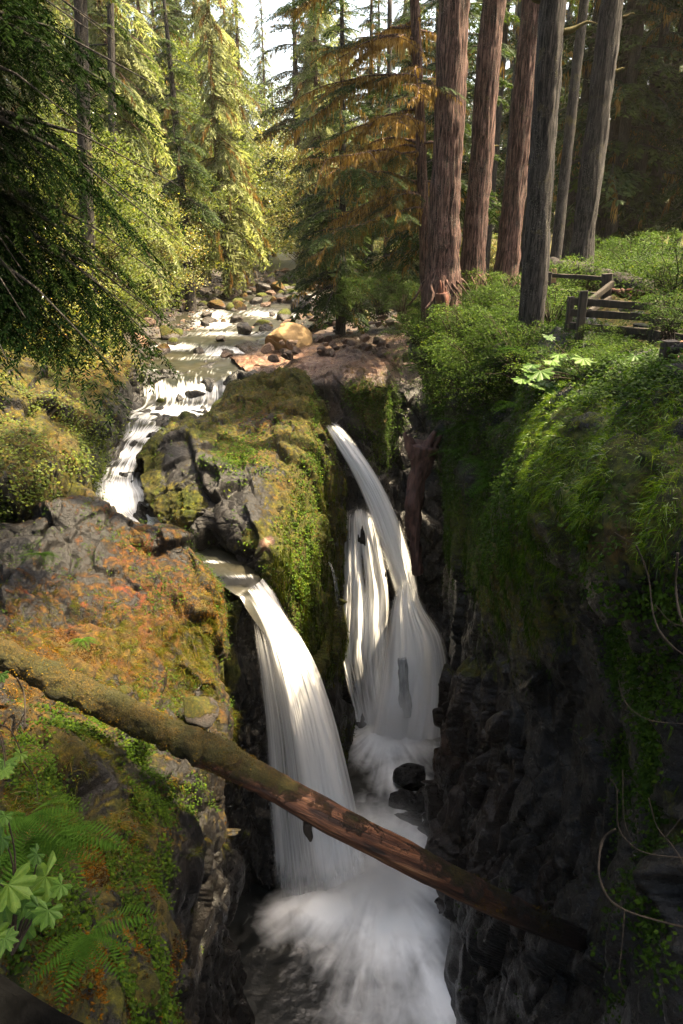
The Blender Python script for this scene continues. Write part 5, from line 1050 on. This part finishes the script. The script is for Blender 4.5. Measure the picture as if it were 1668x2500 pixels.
# leafy cover
cl = lambda px, py, N, mk, Q: (py < 2500) * (px < 1760) * (.15 + 1.6 * G2(px, py, 1150, 1080, 120, 170) + .5 * G2(px, py, 1200, 1250, 80, 110) + 2.2 * G2(px, py, 1620, 1700, 90, 360) + .7 * G2(px, py, 1500, 1500, 120, 120) + .8 * G2(px, py, 1600, 1100, 100, 220) + 3.2 * (py < 990) + .9 * G2(px, py, 1610, 2150, 100, 300) + .9 * G2(px, py, 1600, 1420, 130, 90) - .15 * G2(px, py, 1330, 1100, 60, 90)) * smooth(fbm(Q, .8, 3, 135), -.22, .22) * (1 - smooth(py, 1350, 1500) * (px < 1480) * .97)
P, N = scat(PD_, 14000, cl, 147); cover('creeping_plants', leaflets(P, N, 7, .06, 148, .11, .06), M_COVER, 'small leaved plants hanging over the right cliff')
cl = lambda px, py, N, mk, Q: (py < 2520) * (.75 * (py > 1760) * (px < 420) + .9 * G2(px, py, 200, 1800, 120, 90) + .6 * G2(px, py, 400, 1980, 90, 110) + .7 * G2(px, py, 200, 2250, 170, 160) + .25 * G2(px, py, 430, 1640, 110, 140) + .12 * (py < 1500)) * smooth(fbm(Q, .5, 3, 136), -.1, .22) * (1 - .95 * smooth(px, 380, 470) * (py > 2000))
P, N = scat(PA_, 7500, cl, 149); cover('creeping_plants', leaflets(P, N, 6, .042, 150, .06, .05), M_COVER, 'small leaved plants on the left slope below and above the log')
cl = lambda px, py, N, mk, Q: (1.0 * G2(px, py, 560, 1120, 50, 40) + .9 * G2(px, py, 600, 1110, 40, 35) + .8 * G2(px, py, 765, 1000, 14, 50) + .9 * G2(px, py, 765, 1130, 40, 40) + .7 * G2(px, py, 735, 1340, 35, 130) + .4 * G2(px, py, 640, 1010, 60, 40) + .05 * mk[..., 0])
P, N = scat(PB_, 2000, cl, 151); cover('creeping_plants', leaflets(P, N, 6, .075, 152, .10, .05), M_COVER, 'pale green small leaved plants growing on the rock island')
P, N = scat(PC_, 700, lambda px, py, N, mk, Q: mk[..., 0] * (px > 840) * (py < 1150) * (py > 930), 153); cover('creeping_plants', leaflets(P, N, 6, .08, 154, .12, .06), M_COVER, 'small plants on the moss block behind the right fall')
P, N = scat(PL_, 5200, lambda px, py, N, mk, Q: (.25 + (px < 260)) * smooth(fbm(Q, 1.0, 3, 137), -.2, .2), 155); cover('bank_plants', leaflets(P, N, 7, .085, 156, .16, .12), M_BROAD, 'low leafy plants covering the left bank rock')
# moss and roots hanging in strands down the right cliff
wd = lambda px, py, N, mk, Q: smooth(mk[..., 0], .25, .8) * (py > 1180) * (py < 1950) * smooth(fbm(Q * np.array([1, 1, .3]), .35, 3, 139), -.1, .3) * (np.abs(N[..., 2]) < .8)
P, N = scat(PD_, 9000, wd, 163); m = len(P); D = np.stack([rng.normal(0, .03, m), rng.normal(0, .03, m), -rng.uniform(.04, .22, m)], 1); a_ = rng.uniform(0, 3.1, m)
cover('hanging_moss', (P + N * .03, D, np.stack([np.cos(a_), np.sin(a_), 0 * a_], 1) * .009, np.clip(rng.normal(.4, .22, m), 0, 1)), M_COVER, 'moss hanging in strands down the right cliff', 'moss')
wd = lambda px, py, N, mk, Q: smooth(mk[..., 0], .4, .9) * (px > 660) * (py > 1130) * (py < 1700) * (np.abs(N[..., 2]) < .75) * smooth(fbm(Q * np.array([1, 1, .25]), .4, 3, 140), -.15, .25)
P, N = scat(PB_, 9000, wd, 165); m = len(P); D = np.stack([rng.normal(0, .02, m), rng.normal(0, .02, m), -rng.uniform(.06, .34, m)], 1); a_ = rng.uniform(0, 3.1, m)
cover('hanging_moss', (P + N * .03, D, np.stack([np.cos(a_), np.sin(a_), 0 * a_], 1) * .014, np.clip(.35 + .9 * fbm(P * np.array([1, 1, .3]), .35, 3, 175) + rng.normal(0, .12, m), 0, 1)), M_MOSSG, 'yellow green moss hanging down the face of the rock island', 'moss')
# moss fuzz
for pt, n, nm, sd_, ll_ in ((PA_, 30000, 'left rock shelf', 157, .035), (PB_, 26000, 'rock island', 159, .05), (PD_, 22000, 'right cliff', 161, .035)):
    P, N = scat(pt, n, lambda px, py, N, mk, Q: smooth(mk[..., 0], .4, .9) * smooth(fbm(Q, .5, 3, 138), -.2, .25) * (py < 2500), sd_); m = len(P); D = unit(N + rng.normal(0, .6, (m, 3)) + [0, 0, -.35]) * rng.uniform(.3, 1.2, (m, 1)) * ll_
    q = np.clip(.48 + .9 * fbm(P, .4, 3, 173) + rng.normal(0, .12, m), 0, 1); cover('moss_fuzz', (P, D, unit(np.cross(D, rng.normal(0, 1, (m, 3)))) * ll_ * .22, q), (M_RUST if pt is PA_ else M_MOSS) if pt is not PD_ else M_COVER, 'fuzzy moss on the ' + nm, 'moss')

# ------------------------------------------------------------------ ferns, large leaves, vines
def frond_set(seed, L=.55, n=19):
    r = np.random.default_rng(seed); t = (np.arange(n) + 1) / (n + 1); x = L * t; z = .34 * L * t - .62 * L * t ** 2.2; Bs, Ds, Ws, Q = [], [], [], []
    for s_ in (-1, 1):
        l = L * .24 * np.sin(np.pi * np.clip(t * .93 + .09, 0, 1)) ** .7; B = np.stack([x, 0 * x, z], 1); D = np.stack([.3 * l, s_ * l, -.22 * l], 1); Bs.append(B); Ds.append(D); Ws.append(np.stack([np.full(n, L * .021), 0 * x, 0 * x], 1)); Q.append(np.clip(r.normal(.5, .1, n), 0, 1))
    return tuple(np.concatenate(a) for a in (Bs, Ds, Ws, Q))
FR = [L_mesh('frond', frond_set(700 + k), M_FERN) for k in range(3)]
def fern(p, s, face, label, group, nf=9, spread=2.6):
    e = empty('fern', p); e.scale = (s, s, s); tag(e, label, 'fern', group, 'thing')
    for k in range(nf):
        o = child('frond', FR[k % 3], e); o.rotation_euler = (random.uniform(-.2, .2), random.uniform(-.45, .15), face + (k / (nf - 1) - .5) * spread + random.uniform(-.15, .15)); o.scale = (random.uniform(.7, 1.1),) * 3
    return e
for px, py, D, s, lab in [(70,1990,4.5,1.0,'upright sword fern above the broad leaves at lower left'),(130,2040,4.6,.9,'fern with spread fronds just right of the upright fern'),(60,2060,4.4,.9,'low fern tucked behind the broad leaves'),(215,2280,4.3,.75,'small fern below the broad leaves'),(200,1560,9.8,.5,None),(100,1350,12.5,.8,None)]:
    fern(at(px, py, D=D), s, -1.2, lab or ('tiny fern on the orange moss shelf' if py > 1400 else 'small fern in the dark stone of the shelf crest'), None)
for k, (px, py, Y, s) in enumerate([(1145,1040,17,1.8),(1160,1090,16.2,1.6),(1120,1100,17,1.5),(1190,1130,15,1.7),(1215,1170,14.2,1.5),(1240,1120,14,1.5),(1110,1000,18.5,1.5),(1190,1030,16,1.7),(1250,1040,14,1.6),(1075,890,21,1.4),(1270,990,13.6,1.5),(1225,1230,13.2,1.3),(1300,870,13.5,1.3),(1030,900,22,1.4),(1255,1290,10.8,.8)]):
    fern(at(px, py, Y=Y), s, -2.2 + .3 * (k % 3), 'dark sword fern hanging from the shaded part of the right cliff', 'sword ferns on the right cliff', 8)
def maple_leaf(seed, size=1.0, lobes=7):
    r = np.random.default_rng(seed); V = [(0, 0, 0)]; an = np.linspace(-2.35, 2.35, lobes * 6 + 1)
    for a in an:
        k = (a + 2.35) / 4.7 * lobes; f = abs((k % 1) - .5) * 2; L = (.66 + .34 * (1 - f) ** .8) * (1 - .22 * (abs(a) / 2.35) ** 2) * (1 + .05 * r.normal()) + .03 * math.sin(a * 40); V.append((math.cos(a) * L, math.sin(a) * L, .07 * math.cos(a * lobes * 1.34) - .13 * L * L))
    V = np.array(V) * size * .5; F = [[0, i, i + 1] for i in range(1, len(V) - 1)]
    return mk_mesh('leaf', V, np.array(F), M_BIGLEAF, {'rnd': np.clip(.5 + r.normal(0, .1) + np.linalg.norm(V, axis=1) / size * .2, 0, 1)}, False)
def mat_big():
    t = NT('broad_palmate_leaf'); P = t.geo(obj=True); sx = t.n('ShaderNodeSeparateXYZ'); t.l(P, sx.inputs[0]); a = t.math('ARCTAN2', sx.outputs[1], sx.outputs[0])
    v = t.math('ABSOLUTE', t.math('SINE', t.math('MULTIPLY', a, 4.68))); v2 = t.ramp(v, (.0, 0.0), (.12, 1.0)); n = t.noise(16, 4, .6, P); oi = t.n('ShaderNodeObjectInfo').outputs['Random']
    c = t.ramp(t.math('ADD', t.math('MULTIPLY', n, .6), t.math('MULTIPLY', oi, .4)), (.25, (.022, .060, .005)), (.6, (.055, .115, .008)), (.9, (.11, .16, .014))); c = t.mix(v2, (.09, .15, .015), c)
    d = t.n('ShaderNodeBsdfPrincipled', iBase_Color=c, iRoughness=.5, iNormal=t.bump(t.math('ADD', n, v2), .5, .01)); d.inputs['Specular IOR Level'].default_value = .3; tr = t.n('ShaderNodeBsdfTranslucent', iColor=t.mix(1.0, c, (1.4, 1.5, .7), 'MULTIPLY')); m = t.n('ShaderNodeMixShader', i0=.4, i1=d.outputs[0], i2=tr.outputs[0]); t.l(m.outputs[0], t.out.inputs[0]); return t.m
M_BIGLEAF = mat_big(); ML = [maple_leaf(800 + k) for k in range(4)]
def leafy(name, root, leaves, size, label, tilt=.5, D=None, Y=None, twig=.006, cat='plant'):
    base = at(*root, D=D, Y=Y); e = empty(name, base); tag(e, label, cat, None, 'thing'); st = []
    for k, lf in enumerate(leaves):
        x, y, w = lf[:3]; dd = random.uniform(-.25, .25); p = at(x, y, D=None if D is None else D + dd, Y=None if Y is None else Y + dd); Dp = p[1] * CT - p[2] * ST; s = w / FPX * Dp * 1.75
        o = child('leaf', ML[k % 4], e, p - base); o.scale = (s, s, s); o.rotation_euler = (random.uniform(-.18, .18), random.uniform(.1, .45), -1.57 + random.uniform(-1.0, 1.0)); 
        if tilt: o.rotation_euler[1] += tilt * random.uniform(.2, .6)
        mid = base * .45 + p * .55 + [0, .1, .02]; st.append(tube([base, mid, p + [0, .02, -.02]], [twig * 1.6, twig, twig * .6], 5, cap=False, nsub=8))
    in_place(e, 'stems', T_mesh('stems', st, M_TWIG)); return e
leafy('devils_club', (30, 2330), [(112,2140,95),(20,2160,80),(68,2185,65),(95,2215,52),(10,2205,60),(50,2245,75),(118,2222,50),(15,2255,55),(-20,2150,80),(150,2160,40),(5,2045,45),(-15,2290,60),(12,2290,40),(12,1992,30),(90,2085,36)], 1, 'broad palmate leaves of a bright green shrub at the lower left', D=3.9, tilt=.8)
leafy('vine_maple', (1440, 930), [(1320,905,44),(1350,880,36),(1295,915,40),(1335,930,36),(1375,900,40),(1400,912,34),(1355,945,40),(1310,938,38),(1425,875,34),(1390,870,30),(1460,905,34),(1485,885,38),(1500,905,30),(1465,925,38),(1440,917,26),(1340,820,24),(1410,935,30),(1275,925,30),(1510,880,26),(1550,868,26),(1570,890,28),(1530,925,24),(1590,880,22),(1300,890,32),(1365,865,28),(1285,900,30),(1480,940,30),(1425,940,24)], 1, 'vine maple branch with flat layered palmate leaves above the grassy mound', Y=9.6, tilt=.15)
leafy('seedling', (-40, 1760), [(2,1645,30),(12,1860,38),(50,1840,26),(10,1880,30)], 1, 'palmate leaves poking in at the left edge under the log', D=5.4, tilt=.6)
def vine(name, pix_, D, r0, label, extra=()):
    pts = [at(a, b, D=D + .12 * math.sin(k * 1.7)) for k, (a, b) in enumerate(pix_)]; e = empty(name, pts[0]); tag(e, label, 'branch', None, 'thing'); n = len(pts)
    in_place(e, 'stem', T_mesh('stem', [tube(pts, np.linspace(r0, r0 * .35, n), 7, r0 * .5, 3, nsub=n * 8)], M_TWIG))
    for ex in extra: in_place(e, 'side_twig', T_mesh('side_twig', [tube([at(a, b, D=D) for a, b in ex], np.linspace(r0 * .6, r0 * .2, len(ex)), 5, nsub=len(ex) * 6)], M_TWIG))
    return e
vine('bare_branch', [(1507,1929),(1510,2019),(1547,2067),(1595,2086),(1690,2096)], 5.2, 0.0072, 'bare branch bending in a curve low at the right edge', [[(1510,1930),(1490,1900)],[(1520,1880),(1524,2000),(1548,2066)]])
vine('bare_branch', [(1502,2024),(1472,2051),(1462,2126),(1483,2189),(1525,2221),(1589,2243),(1700,2272)], 5.0, 0.0090, 'long hooked bare branch sweeping to the lower right edge', [[(1525,2221),(1518,2312),(1512,2381),(1528,2426)]])
vine('bare_branch', [(1584,1950),(1605,2019),(1643,2067),(1680,2125)], 4.8, 0.0072, 'short slanting bare branch at the right edge above the hooked one', [[(1625,2045),(1668,1990)]])
vine('bare_branch', [(1510,1660),(1520,1700),(1547,1737),(1600,1761),(1690,1768)], 5.4, 0.0054, 'thin bare branch crossing the leafy slope at right')
vine('bare_branch', [(1554,1333),(1582,1404),(1598,1511),(1633,1570),(1690,1612)], 5.2, 0.0066, 'bare stem hanging from the mound at right', [[(1598,1475),(1640,1520),(1690,1530)],[(1500,1300),(1554,1333)]])
vine('bare_branch', [(1655,1350),(1650,1430),(1660,1500),(1680,1540)], 4.9, 0.0072, 'mossy bare stem at the very right edge')
vine('bare_branch', [(1428,965),(1405,1000),(1392,1050)], 9.0, 0.0084, 'dead twig hanging left of the grassy mound', [[(1425,985),(1422,1030)],[(1428,965),(1470,968)]])
vine('bare_branch', [(42,1655),(58,1690),(62,1740),(60,1775)], 7.6, 0.0120, 'reddish dead stick standing under the log at left', [[(62,1740),(30,1790),(0,1800)],[(60,1760),(90,1758)]])
vine('bare_branch', [(60,1860),(88,1905),(92,1955)], 5.8, 0.0048, 'grey dead twig on the lower left slope', [[(130,2070),(180,2085),(215,2125)],[(150,2130),(205,2170),(212,2215)]])
M_WOODP = mat_simple('water_worn_wood', (.16, .16, .16), (.5, .5, .5), 9, .5, (1, 1, .12), .7)
# water worn log standing in the right fall
e = empty('drift_log', at(985, 1740, Y=20.4)); tag(e, 'grey drift log standing upright in the spray of the right fall', 'log', None, 'thing')
in_place(e, 'trunk', T_mesh('trunk', [tube([at(990, 1745, Y=20.3), at(987, 1690, Y=20.4), at(985, 1640, Y=20.5), at(983, 1605, Y=20.6)], [.22, .20, .18, .10], 20, .05, 98, nsub=40)], M_WOODP))

# ------------------------------------------------------------------ unseen firs: some placed to shade the near gorge, others ring the bridge
for k, (x, y, s) in enumerate([(8.4, 5.0, .75), (9, 1.6, .8), (12, 14.5, .6), (9.2, 6.9, .8), (9, -5, 1), (4, -9, 1.1), (-3, -8, 1), (-9, -5, 1.1), (-13, 1, 1.05), (-16, 7, 1.1), (0, -16, 1.2), (-12, -13, 1.2), (13, -11, 1.2), (-19, -3, 1.2), (7, -14, 1.1), (-6, -15, 1.2), (-19, 13, 1.1), (17, -3, 1.2)]): 
    put('tall', (x, y, -2.4), k * 1.3, s, 'unseen tall fir around the bridge, shading the near gorge', 'tall firs around the bridge')
# ------------------------------------------------------------------ mist over the plunge pool
def mist(name, c, rx, ry, rz_, dens, label):
    V, F = ico(3); t = NT('spray_mist'); Pm = t.n('ShaderNodeTexCoord').outputs['Object']
    ln = t.n('ShaderNodeVectorMath', operation='LENGTH'); t.l(Pm, ln.inputs[0]); fo = t.math('SUBTRACT', 1.0, ln.outputs['Value'], clamp=True)
    nz = t.ramp(t.noise(1.7, 3, .6, Pm, .4), (.35, .15), (.7, 1.0)); d = t.math('MULTIPLY', t.math('MULTIPLY', fo, fo), t.math('MULTIPLY', nz, dens))
    pv = t.n('ShaderNodeVolumePrincipled', iDensity=d); pv.inputs['Color'].default_value = (1, 1, 1, 1); t.l(pv.outputs[0], t.out.inputs['Volume'])
    o = link(name, mk_mesh(name, V, F, t.m)); o.location = c; o.scale = (rx, ry, rz_); tag(o, label, 'mist', None, 'stuff')
mist('mist', (1.1, 13.9, -17.9), 2.9, 2.4, 2.2, 3.5, 'white spray hanging over the plunge pool below the left fall')
mist('mist', (2.1, 20.2, -17.6), 1.9, 1.6, 2.2, 3.5, 'white spray at the foot of the right fall')
# ------------------------------------------------------------------ labels: alike things of one small group are told apart by their order
ORDN_ = lambda i: ORDN[i] if i < 16 else ['seventeenth', 'eighteenth', 'nineteenth', 'twentieth', 'twenty-first', 'twenty-second', 'twenty-third', 'twenty-fourth', 'twenty-fifth', 'twenty-sixth', 'twenty-seventh', 'twenty-eighth', 'twenty-ninth', 'thirtieth', 'thirty-first', 'thirty-second'][i - 16]
ORDN = ['first', 'second', 'third', 'fourth', 'fifth', 'sixth', 'seventh', 'eighth', 'ninth', 'tenth', 'eleventh', 'twelfth', 'thirteenth', 'fourteenth', 'fifteenth', 'sixteenth']
bpy.context.view_layer.update(); groups_ = {}
for o in COL.objects:
    if o.parent is None and o.get('group') and o.get('label') and 'shrub nearest' not in o['label'] and ' nearest to ' not in o['label']: groups_.setdefault((o['group'], o['label']), []).append(o)
for (g_, l_), os_ in groups_.items():
    if 1 < len(os_) <= 32:
        os_.sort(key=lambda o: float(pix(np.array(o.location[:]))[0]) if 'bridge' not in g_ else o.location[0])
        for i, o in enumerate(os_): o['label'] = ' '.join((ORDN_(i) + ' from left, ' + l_).split()[:16])
# ------------------------------------------------------------------ air
t = NT('haze_air'); pv_ = t.n('ShaderNodeVolumePrincipled', iDensity=.00018, iAnisotropy=.45); pv_.inputs['Color'].default_value = (1, .93, .78, 1); t.l(pv_.outputs[0], t.out.inputs['Volume'])
bx = np.array([(x, y, z) for z in (-24, 62) for (x, y) in ((-330, -62), (330, -62), (330, 585), (-330, 585))], float)
hz = mk_mesh('haze', bx, np.array([[0, 3, 2, 1], [4, 5, 6, 7], [0, 1, 5, 4], [1, 2, 6, 5], [2, 3, 7, 6], [3, 0, 4, 7]]), t.m, smooth_=False)
tag(link('haze', hz), 'faint warm haze in the forest air', 'haze', None, 'stuff')
